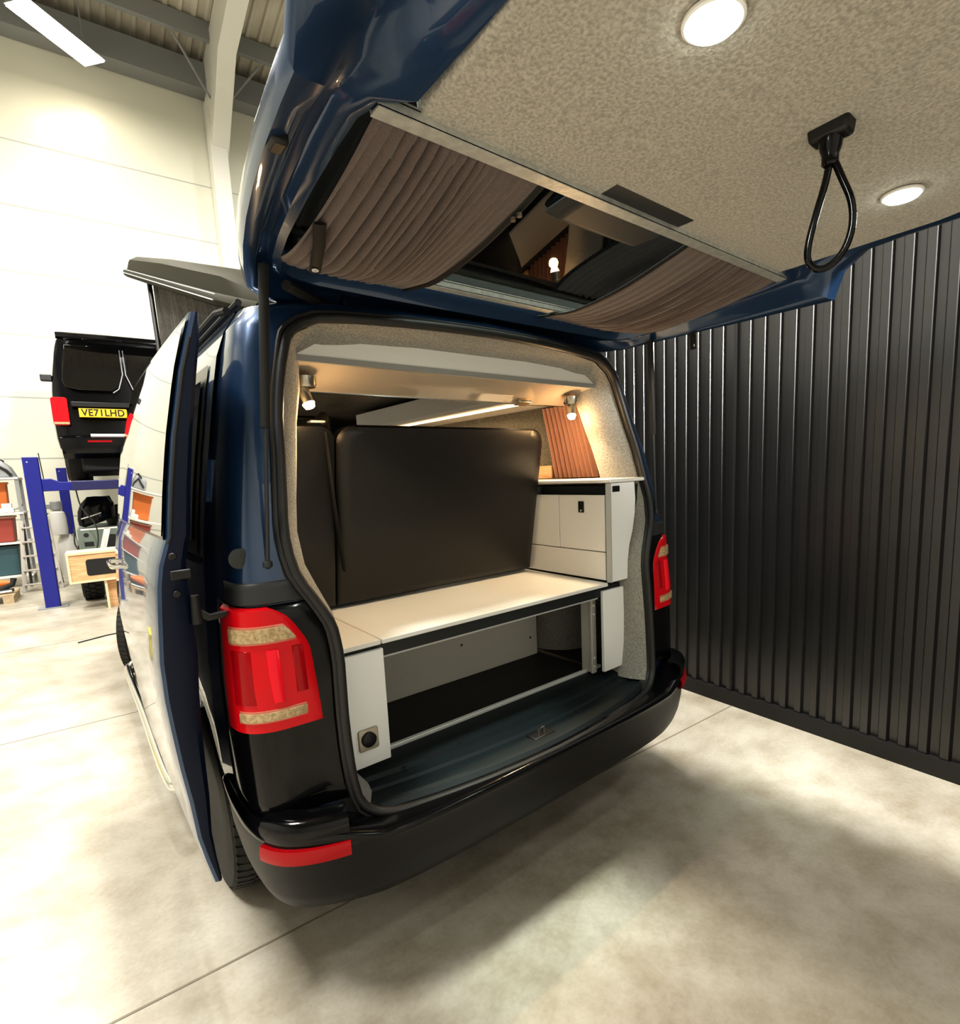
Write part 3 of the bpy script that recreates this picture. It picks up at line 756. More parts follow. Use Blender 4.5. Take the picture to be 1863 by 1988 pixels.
def tieback(name, pts, w, cu, label):
    mb = MB(); n = Vector((1, 0, 0)) if label else Vector((0, 1, 0))
    mb.tube(pts, (.004, w), 8) if label else mb.tube(pts, (w, .004), 8)
    o = mb.build(name, M['trim_tape'], cu); return o
tb = tieback('tieback_strap', [(-.725, .02, 2.02), (-.705, .08, 2.0), (-.69, .14, 1.99), (-.672, .20, 1.985)], .014, cl, 0)
mb = MB(); mb.lathe([(.008, -.006), (.008, -.009), (.005, -.009), (.005, -.006)], (-.680, .178, 1.988), 'z', 16); mb.build('press_stud', M['alu_white'], tb)
tb = tieback('tieback_strap', [(.84, .12, 2.03), (.84, .10, 2.0), (.842, .10, 1.965), (.844, .10, 1.94)], .014, cr, 1)
mb = MB(); mb.lathe([(.006, -.006), (.006, -.009), (0, -.009)], (.843, .10, 1.955), 'y', 12); mb.build('press_stud', M['alu_white'], tb)

# ------------------------------------------------------------------ fitted furniture
# storage bench with board top
bench = empty('storage_bench', 'white storage bench with long open front across the back of the van', 'bench', (0, .44, .566))
mb = MB(); mb.box((-.515, .315, .972), (.545, .86, .988)); mb.build('top_board', M['white'], bench, bevel=.003)
mb = MB(); mb.box((-.80, .315, .972), (-.519, .86, .988)); mb.build('lift_out_board', M['white'], bench, bevel=.003)
mb = MB(); mb.box((-.70, .335, .928), (.70, .352, .972)); mb.build('front_rail', M['shadow_gap'], bench, smooth=False)
mb = MB(); mb.box((-.505, .336, .922), (.50, .353, .928)); mb.build('rail_edge', M['edge'], bench, smooth=False)
def rounded(x0, x1, z0, z1, r, corners):
    pts = []
    for (cx, cz, a0, key) in ((x1 - r, z1 - r, 0, 'tr'), (x0 + r, z1 - r, 90, 'tl'), (x0 + r, z0 + r, 180, 'bl'), (x1 - r, z0 + r, 270, 'br')):
        if key in corners:
            for k in range(7): a = math.radians(a0 + 15 * k); pts.append((cx + r * math.cos(a), cz + r * math.sin(a)))
        else: pts.append((x1 if 'r' in key else x0, z1 if 't' in key else z0))
    return pts
mb = MB(); mb.prism([(-.665, .958), (-.512, .958), (-.512, .600), (-.632, .600), (-.645, .70), (-.66, .85)], .318, .334, 'y'); lp = mb.build('left_front_panel', M['white_face'], bench, bevel=.002)
mb = MB(); mb.prism(rounded(-.585 - .032, -.585 + .032, .655, .722, .006, ('tr', 'tl', 'bl', 'br')), .310, .319, 'y'); so = mb.build('socket_plate', M['nickel'], lp, bevel=.002)
mb = MB(); mb.lathe([(.023, -.002), (.023, -.006), (.019, -.009), (0, -.009)], (-.585, .310, .689), 'y', 28); mb.build('socket_cover', M['black'], so)
mb = MB(); mb.prism(rounded(.515, .655, .595, .955, .035, ('br',)), .318, .334, 'y'); mb.build('right_front_panel', M['white_face'], bench, bevel=.002)
mb = MB(); mb.box((.524, .40, .568), (.538, .46, .925)); mb.box((.515, .388, .568), (.545, .40, .925)); br = mb.build('corner_bracket', M['panel_grey'], bench, bevel=.002)
for z in (.60, .64, .84, .88):
    mb = MB(); mb.lathe([(.007, -.002), (.005, -.006), (0, -.006)], (.528, .388, z), 'y', 10); mb.build('bracket_screw', M['white'], br)
mb = MB(); mb.box((-.80, .772, .566), (.535, .787, .972)); pb = mb.build('back_panel', M['panel_grey'], bench, bevel=.002)
for p in ((.08, .72), (.49, .66)):
    mb = MB(); mb.lathe([(.005, -.001), (.005, -.002), (0, -.002)], (p[0], .771, p[1]), 'y', 10); mb.build('fixing_hole', M['black'], pb)
mb = MB(); mb.box((.525, .775, .566), (.537, .93, .972)); mb.build('panel_end', M['panel_grey'], bench)
mb = MB(); mb.loft([[(.80 - .22 * math.sin(a), .90 - .24 * math.cos(a), z) for a in lin(0, PI, 16)] for z in (.566, .60, .75, .90)]); mb.build('wheel_box_cover', M['felt'], bench)

# bench backrest, seen from behind
seat = empty('rear_seat', 'black padded rear seat back standing behind the white bench board', 'seat', (0, .8, .99))
def back_panel(x0, x1, r=.07):
    sec = rounded(x0, x1, 1.0, 1.665, r, ('tr', 'tl') if x0 > -.6 else ('tr',))
    def tilt(x, z, d): return (x, .79 - .13 * (z - 1.0) / .66 + d, z)
    mbx = MB(); rows = []
    cx, cz = (x0 + x1) / 2, 1.33
    for f, d in ((.0, -.012), (.9, -.012), (.97, -.008), (1, .006), (1, .07), (.96, .085)):
        rows.append([tilt(cx + (x - cx) * f, cz + (z - cz) * f, d) for x, z in sec])
    mbx.loft(rows, True, False, True); return mbx
back_panel(-.46, .525).build('backrest', M['vinyl'], seat, angle=45)
mb = back_panel(-.78, -.466, .05); mb.build('side_backrest', M['vinyl'], seat, angle=45)
mb = MB(); mb.tube([(-.505, .655, 1.64), (-.475, .70, 1.38), (-.44, .748, 1.14)], (.018, .004), 8); mb.build('pull_tab', M['dark_grey'], seat)
mb = MB(); mb.box((-.55, .650, 1.668), (-.50, .69, 1.676)); mb.build('release_catch', M['alu_white'], seat, bevel=.003)

# galley cabinet on the right
gal = empty('galley_cabinet', 'white galley cabinet with worktop and recessed black latch on the right', 'cabinet', (.62, .6, .99))
mb = MB(); mb.prism([(.543, .992), (.652, .992), (.655, 1.07), (.667, 1.14), (.69, 1.20), (.708, 1.28), (.712, 1.34), (.706, 1.412), (.543, 1.412)], .295, .312, 'y'); sp = mb.build('end_panel', M['white_face'], gal, bevel=.002)
mb = MB(); mb.box((.556, .291, 1.375), (.602, .296, 1.400)); mb.build('switch_plate', M['black'], sp, bevel=.003)
mb = MB(); mb.box((.537, .29, .992), (.543, .315, 1.412)); mb.build('edge_strip', M['edge'], gal, smooth=False)
mb = MB(); mb.prism([(.33, 1.12), (.60, 1.12), (.60, 1.362), (.33, 1.362)], .547, .565, 'x'); dr = mb.build('cabinet_door', M['white'], gal, bevel=.002)
mb = MB(); mb.prism([(.445, 1.285), (.478, 1.285), (.478, 1.335), (.445, 1.335)], .542, .548, 'x'); la = mb.build('door_latch', M['black'], dr, bevel=.004)
mb = MB(); mb.lathe([(.006, -.004), (.004, -.010), (0, -.010)], (.545, .461, 1.295), 'x', 12); mb.build('latch_button', M['chrome'], la)
mb = MB(); mb.prism([(.604, 1.12), (1.9, 1.12), (1.9, 1.362), (.604, 1.362)], .547, .565, 'x'); mb.build('cabinet_front', M['white'], gal, bevel=.002)
mb = MB(); mb.prism([(.33, .995), (1.9, .995), (1.9, 1.116), (.33, 1.116)], .547, .565, 'x'); mb.build('lower_panel', M['white'], gal, bevel=.002)
mb = MB(); mb.box((.567, .32, .995), (.80, 1.9, 1.40)); mb.build('carcass', M['shadow_gap'], gal, smooth=False)
mb = MB(); mb.box((.535, .285, 1.414), (.765, 1.95, 1.430)); mb.build('worktop', M['white'], gal, bevel=.005)

# overhead locker over the opening (white fascia, glossy flap) and the long locker down the right side
loc = empty('overhead_locker', 'white overhead locker across the van under the roof, with glossy flap', 'locker', (0, .5, 1.85))
arch = [(-.655, 1.842), (-.62, 1.868), (-.55, 1.888), (-.4, 1.900), (0, 1.905), (.4, 1.900), (.55, 1.888), (.62, 1.868), (.655, 1.842)]
mb = MB(); mb.prism(arch, .462, .478, 'y'); mb.build('fascia', M['white'], loc, bevel=.001)
mb = MB(); mb.box((-.655, .458, 1.824), (.655, .474, 1.8415)); mb.build('fascia_edge', M['shade_grey'], loc, smooth=False)
mb = MB(); mb.prism([(.475, 1.826), (.475, 1.840), (.665, 1.785), (.665, 1.771)], -.66, .66, 'x'); fl = mb.build('flap', M['white_gloss'], loc, smooth=False)
mb = MB(); mb.box((-.66, .664, 1.768), (.66, .672, 1.778)); mb.build('flap_edge', M['chrome'], fl, smooth=False)
mb = MB(); mb.prism([(.60, 1.779), (.64, 1.767), (.64, 1.757), (.60, 1.769)], .33, .40, 'x'); mb.build('flap_handle', M['nickel'], fl, bevel=.003)
sl = empty('side_locker', 'long pale overhead locker along the right side with warm light strip', 'locker', (.6, 1.2, 1.8))
mb = MB(); mb.prism([(.385, 1.90), (.385, 1.80), (.40, 1.785), (.53, 1.79), (.80, 1.80), (.80, 1.90)], .68, 2.35, 'y'); mb.build('locker_body', M['white'], sl, bevel=.004)
mb = MB(); mb.box((.470, .69, 1.7795), (.480, 2.3, 1.7855)); mb.build('light_strip', M['led_warm'], sl, smooth=False)
# dark locker across the cab end
cl_ = empty('front_locker', 'dim grey locker with panelled doors at the far end above the seat', 'locker', (-.2, 2.9, 1.5))
mb = MB(); mb.box((-.80, 2.75, 1.62), (.37, 3.1, 1.92)); bd = mb.build('locker_body', M['felt_dark'], cl_, bevel=.01)
for x in (-.6, -.36, -.12, .12):
    mb = MB(); mb.box((x - .11, 2.74, 1.64), (x + .11, 2.752, 1.90)); mb.build('locker_door', M['dark_grey'], cl_, bevel=.008)
mb = MB(); mb.tube([(-.78, 1.9, 1.70), (-.2, 1.6, 1.72), (.1, 2.2, 1.86)], .035, 10); tag(mb.build('grab_bar', M['felt_dark']), 'dim padded bar slanting up behind the black seat back', 'bar')

# swivel reading spots
def reading_spot(x, tx, label, pw):
    c = (x, .535, 1.793)
    r = empty('reading_spotlight', label, 'spotlight', c, 'swivel spotlights under the overhead locker')
    mb = MB(); mb.lathe([(.034, .012), (.034, -.012), (.030, -.020), (0, -.020)], (c[0], c[1], c[2] - .012), 'z', 28); mb.build('mounting_base', M['nickel'], r)
    mb = MB(); mb.tube([(x, .535, 1.79), (x, .530, 1.755)], .005, 8); mb.build('stem', M['nickel'], r)
    a = Vector((x - tx * .02, .545, 1.765)); d = Vector((tx * .45, -.25, -.85)).normalized()
    mb = MB(); mb.tube([a, a + d * .055], .018, 16); hd = mb.build('lamp_head', M['nickel'], r)
    mb = MB(); mb.tube([a + d * .0555, a + d * .07], [.0195, .014], 14); mb.build('bulb', M['spot_glow'], hd)
    g = bpy.data.lights.new('bulb_glow', 'POINT'); g.energy = pw * .16; g.color = (1, .60, .26); g.shadow_soft_size = .02
    o = bpy.data.objects.new('bulb_glow', g); COL.objects.link(o); o.location = a + d * .09
    l = bpy.data.lights.new('spot_light', 'SPOT'); l.energy = pw; l.color = (1, .74, .44); l.spot_size = math.radians(140); l.spot_blend = .8; l.shadow_soft_size = .02
    o = bpy.data.objects.new('spot_light', l); COL.objects.link(o); o.location = a + d * .08; o.rotation_euler = d.to_track_quat('-Z', 'Y').to_euler()
reading_spot(-.600, .45, 'lit swivel spotlight at the left end under the overhead locker', 11)
reading_spot(.575, -.5, 'lit swivel spotlight at the right end, above the brown curtain', 22)
area('led_strip_lamp', (.475, 1.5, 1.775), .9, 14, (1, .72, .40), (0, 0, PI / 2), 'RECTANGLE').data.size_y = .02

# curtain, sill and black glass of the galley side window
mb = MB(); rows = []
for j in range(13):
    v = j / 12; z = 1.434 + .355 * v; row = []
    for i in range(121):
        u = i / 120; y = .58 + .07 * v + (.29 - .03 * v) * u
        row.append(((.803 - .042 * v) + .016 * math.sin(2 * PI * 9 * u + .4 * math.sin(3 * v)), y, z))
    rows.append(row)
mb.loft(rows); tag(mb.build('side_curtain', M['curtain_side'], angle=80), 'pleated brown curtain drawn beside the dark galley window', 'curtain')
mb = MB(); mb.loft([[(.835, .5, 1.43), (.835, 1.8, 1.43)], [(.772, .5, 1.82), (.772, 1.8, 1.82)]]); mb.build('inner_window', M['win_black'], VAN, smooth=False)
mb = MB(); mb.box((.80, .9, 1.43), (.832, 1.8, 1.50)); mb.build('window_sill', M['wood'], VAN, bevel=.004)

# ------------------------------------------------------------------ background: vehicle lift with a black van on it
def adopt_room(o): pass
ROT = DL
def rempty(name, label, cat, a, b, z=0, group=None, rz=0):
    """Empty standing at room position (a,b); parts are written relative to it, x along the back wall, y away from us"""
    return empty(name, label, cat, rm(a, b, z), group, shift=False, rz=ROT + rz)
lift = rempty('vehicle_lift', 'blue four-post vehicle lift carrying the black van', 'vehicle lift', -.55, 7.66)
PX = 1.33
for (x, y) in ((-PX, 0), (PX, 0), (-PX + .06, 4.4), (PX, 4.4)):
    mb = MB(); mb.prism([(x - .075, y - .06), (x + .075, y - .06), (x + .075, y + .06), (x - .075, y + .06)], .01, 1.90, 'z')
    po = mb.build('post', M['lift_blue'], lift, bevel=.008)
    mb = MB(); mb.box((x - .15, y - .10, 0), (x + .15, y + .10, .015)); mb.build('base_plate', M['grey_metal'], po)
    mb = MB(); mb.lathe([(.008, 0), (.007, .003), (0, .003)], (x - .03, y - .061, 1.84), 'y', 10); mb.build('bolt', M['alu_white'], po)
    mb = MB(); mb.tube([(x + .085, y + .0, 1.95), (x + .10, y, 1.60)], .006, 6); mb.build('cable_rod', M['dark_grey'], po)
mb = MB(); mb.prism([(-PX + .075, 1.475), (-PX + .075, 1.63), (-PX + .17, 1.63), (-PX + .26, 1.585), (PX - .26, 1.585), (PX - .17, 1.63), (PX - .075, 1.63), (PX - .075, 1.475)], -.05, .05, 'y'); mb.build('cross_beam', M['lift_blue'], lift, bevel=.008)
mb = MB(); mb.box((-PX + .075, 4.35, 1.475), (PX - .075, 4.45, 1.585)); mb.build('cross_beam', M['lift_blue'], lift, bevel=.008)
for x in (-.72, .72):
    mb = MB(); mb.box((x - .24, -.25, 1.47), (x + .24, 4.75, 1.59)); mb.build('runway', M['lift_dark'], lift, bevel=.01)
mb = MB(); mb.tube(smoothpath([(-.93, -.06, 1.47), (-.90, -.06, 1.25), (-.78, -.06, 1.0), (-.80, -.06, .72), (-.93, -.06, .66), (-1.02, -.06, .78), (-1.0, -.06, 1.0)], 40), .008, 8); mb.build('hose', M['dark_grey'], lift)

# black panel van on the lift
lv = rempty('panel_van', 'black van seen from behind, lifted up on the blue vehicle lift', 'van', -.67, 7.95, 1.592)
def vrow(y, kx, dz=0):
    r = []
    for i in range(NP):
        x, z = B[i]; r.append((x * kx * 1.02, y + interp(z, [.4, 1.1, 1.5, 2.0], [0, .02, .08, .20]) * (1 if y < 1 else 0), max(.36, z - .06 + dz)))
    return r + [(-x, y_, z) for x, y_, z in r[-2:0:-1]]
mb = MB(); mb.loft([vrow(.0, .80), vrow(.01, .93), vrow(.05, .985), vrow(.14, 1.0), vrow(1.0, 1.02), vrow(3.3, 1.02), vrow(4.7, .9)], True, True, True)
mb.build('body_shell', M['gloss_black'], lv, angle=40)
def rearpoly(name, pts, y, mat, par, th=.012, bevel=.004):
    mb = MB(); mb.loft([[(x, y + interp(z, [.4, 1.1, 1.5, 2.0], [0, .02, .08, .20]) - d, z) for x, z in pts] for d in (0, th)], True, True, True)
    return mb.build(name, mat, par, bevel=bevel)
def rr(x0, x1, z0, z1, r=.05): return rounded(x0, x1, z0, z1, r, ('tr', 'tl', 'bl', 'br'))
for s in (-1, 1):
    xs, xe = (-.15, -.80) if s < 0 else (-.09, .80)
    k = 1 if s > 0 else -1
    p = [(xs, 1.78), (xe - k * .07, 1.78), (xe, 1.30), (xe - k * .03, 1.22), (xe - k * .17, 1.19), (xs + k * .13, 1.19), (xs + k * .06, 1.24), (xs, 1.40)]
    wn = rearpoly('rear_window', p[::k], -.004, M['win_black'], lv)
    mb = MB(); q = [(xs - k * .012, .15, 1.76), (xs - k * .012, .055, 1.42), (xs + k * .05, .02, 1.22), (xs + k * .12, .01, 1.165)]; mb.tube(q, .007, 6); mb.build('window_trim', M['grey_metal'], wn)
    rearpoly('tail_light', rr(s * .86 - .085, s * .86 + .085, .72, 1.08, .03), -.03, M['red'], lv, .02)
    mb = MB(); mb.box((s * .86 - .08, -.055, .735), (s * .86 + .08, -.03, .765)); mb.build('reverse_lens', M['lens_clear'], lv)
    mb = MB(); mb.box((s * .96 - .06, .10, 1.30), (s * .96 + .06, .20, 1.38)); mb.build('door_hinge', M['black'], lv, bevel=.01)
    mb = MB(); mb.lathe([(.22, -.12), (.30, -.12), (.335, -.08), (.335, .08), (.30, .12), (.22, .12)], (s * .80, .95, .338), 'x', 40); w_ = mb.build('wheel', M['tyre'], lv)
    mb = MB(); mb.lathe([(.22, -.12), (.30, -.12), (.335, -.08), (.335, .08), (.30, .12), (.22, .12)], (s * .80, 3.95, .338), 'x', 40); mb.build('wheel', M['tyre'], lv)
mb = MB(); mb.loft([[(x, .02 - .14 * (1 - (x / .82) ** 4) * k, 1.865 + h) for x in lin(-.80, .80, 12)] for k, h in ((-1, .02), (.6, .04), (1, .02), (.9, -.02), (-1, -.04))]); mb.build('roof_spoiler', M['gloss_black'], lv)
mb = MB(); mb.box((-.74, -.045, .965), (-.08, .0, 1.03)); mb.build('plate_housing', M['black'], lv, bevel=.008)
mb = MB(); mb.box((-.67, -.052, .83), (-.15, -.03, .945)); npl = mb.build('number_plate', M['plate_yellow'], lv, bevel=.004)
cu = bpy.data.curves.new('plate_text', 'FONT'); cu.body = 'VE71LHD'; cu.size = .125; cu.space_character = 1.06; cu.extrude = .001; cu.align_x = 'CENTER'; cu.align_y = 'CENTER'; cu.offset = .0022
tmp = bpy.data.objects.new('plate_text_curve', cu); COL.objects.link(tmp); bpy.context.view_layer.update()
me = bpy.data.meshes.new_from_object(tmp.evaluated_get(bpy.context.evaluated_depsgraph_get())); bpy.data.objects.remove(tmp)
me.materials.clear(); me.materials.append(M['plate_ink'])
to = bpy.data.objects.new('plate_lettering', me); COL.objects.link(to); to.parent = npl
to.rotation_euler = (PI / 2, 0, 0); to.location = (-.41, -.0535, .887); to.scale = (.88, 1.0, 1)
mb = MB()
rows = [[(x, y, z) for (y, z) in ((.10, .62), (-.06, .60), (-.11, .56), (-.12, .45), (-.10, .36), (.05, .30))] for x in lin(-.90, .90, 10)]
rows = [[(x, y + .10 * (abs(x) / .9) ** 4, z) for x, y, z in r] for r in rows]
mb.loft(rows); bmp = mb.build('rear_bumper', M['gloss_black'], lv, angle=40)
mb = MB(); mb.loft([[(x, -.115, .565), (x, -.13, .578), (x, -.10, .61), (x, -.05, .61)] for x in (-.58, .72)], False); mb.build('bumper_protector', M['alu_white'], bmp)
mb = MB(); mb.box((-.62, -.125, .50), (-.36, -.10, .525)); mb.build('bumper_reflector', M['red_dark'], bmp)
mb = MB(); mb.box((-.72, .1, .12), (.72, 3.5, .36)); mb.build('underbody', M['black_soft'], lv, bevel=.03)

# step ladder
la = rempty('step_ladder', 'worn aluminium step ladder standing behind the nearest blue post', 'ladder', -2.10, 9.35)
for s in (-1, 1):
    mb = MB(); mb.tube([(s * .215, 0, 0), (s * .15, .22, 1.05)], (.018, .030), 6); mb.build('side_rail', M['ladder'], la)
    mb = MB(); mb.tube([(s * .19, .62, 0), (s * .14, .26, 1.0)], (.014, .02), 6); mb.build('rear_leg', M['dark_grey'], la)
for k in range(5):
    t = (k + .5) / 5; w_ = .215 - .065 * t; mb = MB(); mb.box((-w_, .22 * t - .05, 1.05 * t - .012), (w_, .22 * t + .05, 1.05 * t + .012)); mb.build('tread', M['ladder'], la, bevel=.004)

# dust extractor: grey motor on top of a clear bag and drum
de = rempty('dust_extractor', 'grey dust extractor with pale translucent bag between the two blue posts', 'dust extractor', -1.93, 11)
mb = MB(); mb.lathe([(.07, 1.14), (.085, 1.15), (.085, 1.29), (.07, 1.30)], (.02, 0, 0)); mb.box((-.13, -.05, 1.17), (-.05, .05, 1.25)); mb.build('motor', M['grey_metal'], de, bevel=.004)
mb = MB(); mb.lathe([(.05, 1.14), (.10, 1.10), (.115, 1.02), (.12, .80), (.115, .72), (0, .70)], (.02, 0, 0)); mb.build('collection_bag', M['bag'], de)
mb = MB(); mb.lathe([(.10, .70), (.15, .55), (.16, .2), (.14, .0)], (.10, .1, 0)); mb.build('lower_bag', M['bag'], de)
mb = MB(); mb.tube([(-.10, 0, 1.10), (-.13, 0, 1.05), (-.14, 0, 0)], .008, 6); mb.tube([(.15, 0, 1.10), (.18, 0, 1.0), (.17, 0, .7)], .008, 6); mb.build('stand', M['dark_grey'], de)

# small grey-green trailer
tr = rempty('utility_trailer', 'grey-green box trailer with round holes and a chunky tyre', 'trailer', -1.05, 7.75)
mb = MB(); mb.box((-.49, 0, .47), (.6, 1.2, .965)); tbx = mb.build('trailer_body', M['greygreen'], tr, bevel=.01)
for (x, z, r) in ((-.40, .88, .028), (-.385, .64, .026), (-.13, .77, .10)):
    mb = MB(); mb.lathe([(r, -.001), (r, -.003), (0, -.003)], (x, 0, z), 'y', 28); mb.build('round_hole', M['black_soft'], tbx)
mb = MB(); mb.box((-.43, -.003, .73), (-.33, .0, .79)); mb.build('slot_hole', M['black_soft'], tbx)
mb = MB(); mb.box((-.45, -.004, .945), (.0, .0, .965)); mb.build('tape_strip', M['tape'], tbx)
mb = MB(); mb.prism([(-.20, .96), (-.13, .96), (-.24, .56), (-.31, .56)], -.004, 0, 'y'); mb.build('tape_strip', M['tape'], tbx)
mb = MB(); R = .36
mb.lathe([(.2, -.115), (.33, -.115), (R, -.09), (R, .09), (.33, .115), (.2, .115)], (-.41, .24, R), 'x', 48)
for k in range(30):
    for j, h0 in enumerate((-.10, -.03, .04)):
        a = 2 * PI * (k + (.5 if j == 1 else 0)) / 30; vs = []
        for r in (R - .002, R + .016):
            for (hh, da) in ((h0, 0), (h0 + .058, .02), (h0 + .058, .16), (h0, .14)):
                vs.append((-.41 + hh, .24 + r * math.cos(a + da), R + r * math.sin(a + da)))
        mb.add(vs, [(0, 1, 2, 3), (4, 7, 6, 5), (0, 4, 5, 1), (1, 5, 6, 2), (2, 6, 7, 3), (3, 7, 4, 0)])
mb.build('wheel', M['tyre'], tr, angle=30)

sh = rempty('moulded_shell', 'black glossy moulded shell lying on the grey-green trailer', 'car part', -1.31, 7.95, .992)
mb = MB(); mb.loft([[(x, y, z) for x, y, z in ring] for ring in [[(.19 * k * math.cos(a) * (1.08 - .15 * math.sin(a)), .16 * k * math.sin(a) * .8, h + .05 * math.cos(a) * (k > .5)) for a in lin(0, 2 * PI * 31 / 32, 31)] for k, h in ((.7, .03), (1.0, .06), (1.03, .14), (.98, .24), (.80, .34), (.4, .385), (.02, .39))]], True, True, True)
mb.build('shell', M['gloss_black'], sh)
mb = MB(); mb.tube([(-.17, -.12, .10), (-.05, -.138, .135), (.05, -.136, .17)], .008, 6); mb.build('shell_rim', M['alu_white'], sh)
mb = MB(); mb.lathe([(.20, 0), (.22, .05), (.18, .22), (.10, .28), (0, .29)], rm(-1.0, 8.25, .969)); tag(mb.build('rolled_cover', M['black_soft']), 'matt black rolled cover behind the moulded shell on the trailer', 'cover')

wf = rempty('timber_stand', 'pale timber stand with black rounded slot, in front of the chunky tyre', 'stand', -1.40, 7.0)
mb = MB(); mb.box((-.235, 0, .37), (.42, .30, .725)); mb.build('box_front', M['wood'], wf, bevel=.008)
mb = MB(); mb.box((-.25, -.012, .70), (.44, .32, .735)); mb.box((-.25, -.012, .355), (.44, .32, .38)); mb.box((-.25, -.012, .38), (-.225, .32, .70)); mb.build('box_edge', M['wood_edge'], wf, bevel=.003)
mb = MB(); mb.prism(rounded(-.07, .34, .435, .635, .03, ('tr', 'tl', 'bl', 'br')), -.004, .001, 'y'); mb.build('slot_opening', M['black_soft'], wf)
mb = MB(); mb.box((.11, .10, 0), (.40, .14, .36)); mb.build('leg_panel', M['wood'], wf); mb = MB(); mb.box((.085, .02, 0), (.11, .14, .36)); mb.build('leg_edge', M['wood_edge'], wf)

# rack of odds and ends at the left edge
rk = rempty('storage_rack', 'pale metal storage rack cut by the left edge of the picture', 'rack', -2.98, 10.05)
for (x, y) in ((-1.2, 0), (.70, 0), (-1.2, .5), (.70, .5)):
    mb = MB(); mb.box((x - .02, y - .02, 0), (x + .02, y + .02, 1.72)); mb.build('post', M['grey_metal'], rk)
for z in (.16, .68, 1.14, 1.68):
    mb = MB(); mb.box((-1.22, -.04, z), (.73, .54, z + .03)); mb.build('rack_board', M['steel_white'], rk, bevel=.004)
def thing_box(name, label, cat, a, b, z, sx, sy, sz, mat, extra=None, bevel=.012):
    r = rempty(name, label, cat, a, b, z)
    mb = MB(); mb.loft([[(-sx * .94, -sy * .94, 0), (sx * .94, -sy * .94, 0), (sx * .94, sy * .94, 0), (-sx * .94, sy * .94, 0)], [(-sx, -sy, sz), (sx, -sy, sz), (sx, sy, sz), (-sx, sy, sz)]], True, True, True)
    mb.build('tub', M[mat], r, bevel=bevel)
    mb = MB(); mb.box((-sx - .012, -sy - .012, sz - .03), (sx + .012, sy + .012, sz)); mb.build('rim', M[extra or mat], r, bevel=.005)
    return r
eng = rempty('bench_machine', 'grey and black machine on the top board of the left rack', 'machine', -2.50, 10.28, 1.715)
mb = MB(); mb.loft([[(-.26, -.15, 0), (.22, -.15, 0), (.22, .15, 0), (-.26, .15, 0)], [(-.26, -.15, .16), (.16, -.15, .16), (.16, .15, .16), (-.26, .15, .16)], [(-.2, -.12, .25), (.06, -.12, .27), (.06, .12, .27), (-.2, .12, .25)]], True, True, True); mb.build('housing', M['grey_metal'], eng, bevel=.02)
mb = MB(); mb.tube([(-.2, -.16, .05), (.0, -.17, .20), (.12, -.16, .10), (.17, -.16, .02)], .022, 8); mb.tube([(-.1, -.15, .22), (.02, -.15, .28), (.08, 0, .25)], .018, 8); mb.build('cables', M['black_soft'], eng)
thing_box('storage_tub', 'orange plastic tub under the top board of the left rack', 'tub', -2.70, 10.36, 1.174, .27, .10, .47, 'orange')
rd = thing_box('parts_crate', 'dark red crate with faded carton top on the left rack', 'crate', -2.70, 10.3, .714, .30, .18, .40, 'red_box', 'pink_box')
vi = rempty('bench_vice', 'white metal vice with curved grey handle on the left rack', 'vice', -2.50, 10.26, 1.174)
mb = MB(); mb.box((-.12, -.22, 0), (.14, -.12, .07)); mb.box((.0, -.21, .07), (.12, -.13, .14)); mb.build('vice_body', M['steel_white'], vi, bevel=.008)
mb = MB(); mb.tube([(.14, -.17, .05), (.20, -.17, .06), (.235, -.17, .10), (.22, -.17, .14)], .016, 8); mb.build('vice_handle', M['grey_metal'], vi)
thing_box('stacking_crate', 'dark teal stacking crate low on the left rack', 'crate', -2.66, 10.3, .194, .27, .20, .46, 'teal')
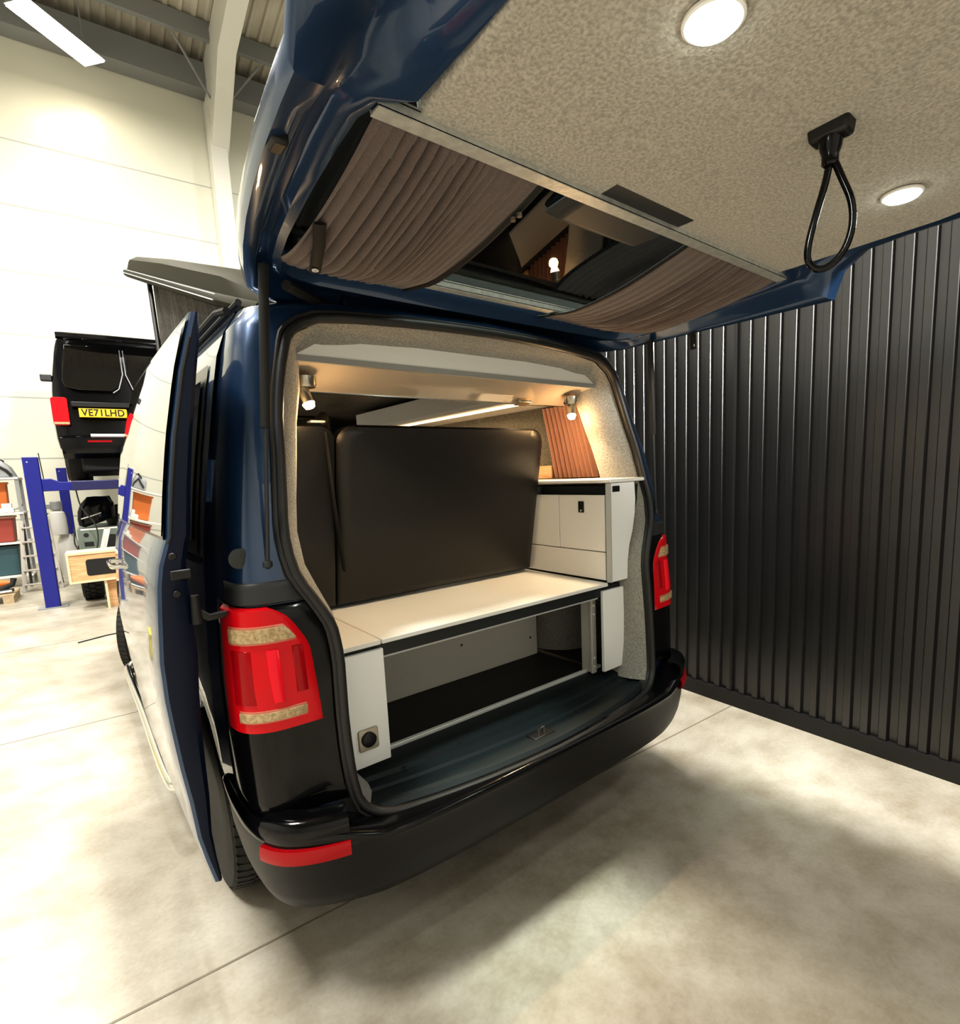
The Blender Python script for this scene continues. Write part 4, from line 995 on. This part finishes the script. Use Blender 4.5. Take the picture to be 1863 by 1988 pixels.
pl = rempty('timber_pallet', 'wooden pallet lying on the floor at the left edge', 'pallet', -2.75, 8.75)
for k in range(5): mb = MB(); mb.box((-.45, -.28 + .13 * k, .10), (.42, -.18 + .13 * k, .12)); mb.build('deck_board', M['pallet'], pl)
for x in (-.40, -.02, .34):
    mb = MB(); mb.box((x - .04, -.28, 0), (x + .07, .34, .10)); mb.build('bearer', M['pallet'], pl)
sw = rempty('garden_blower', 'orange and black garden machine lying on the wooden pallet', 'machine', -2.62, 8.75, .135)
mb = MB(); mb.loft([[(x, .09 * math.cos(a) * k, .11 + .10 * math.sin(a) * k) for a in lin(0, 2 * PI * 15 / 16, 15)] for x, k in ((-.38, .3), (-.3, .9), (-.1, 1.1), (.08, .7), (.26, .25))], True, True, True); mb.build('motor_cover', M['orange'], sw)
mb = MB(); mb.tube([(-.1, -.1, .03), (.15, -.12, .05), (.27, -.12, .10), (.29, -.1, .18)], .035, 10); mb.tube([(-.3, -.12, .02), (.28, -.15, .03)], .022, 8); mb.build('blower_tube', M['black_soft'], sw)
mb = MB(); mb.tube([(-.25, -.16, .015), (.05, -.19, .012), (.26, -.17, .02)], .014, 8); mb.build('guard', M['alu_white'], sw)

# on the floor beside the van: a thin lead, and a yellow tub mirrored in the sliding door
yb = rempty('yellow_tub', 'yellow plastic tub on the floor left of the van, mirrored in the sliding door', 'tub', -2.45, 4.3)
mb = MB(); mb.loft([[(-.16, -.14, 0), (.16, -.14, 0), (.16, .14, 0), (-.16, .14, 0)], [(-.19, -.17, .28), (.19, -.17, .28), (.19, .17, .28), (-.19, .17, .28)]], True, True, True); mb.build('tub', M['yellow'], yb, bevel=.02)
mb = MB(); mb.box((-.205, -.185, .26), (.205, .185, .285)); mb.build('rim', M['yellow'], yb, bevel=.008)
mb = MB(); mb.tube(smoothpath([(-1.26, 5.43, .006), (-1.12, 5.49, .006), (-.95, 5.54, .006), (-.6, 5.45, .006)], 20), .006, 6); tag(mb.build('power_lead', M['black_soft']), 'thin dark lead lying on the pale floor beyond the van front wheel', 'lead')
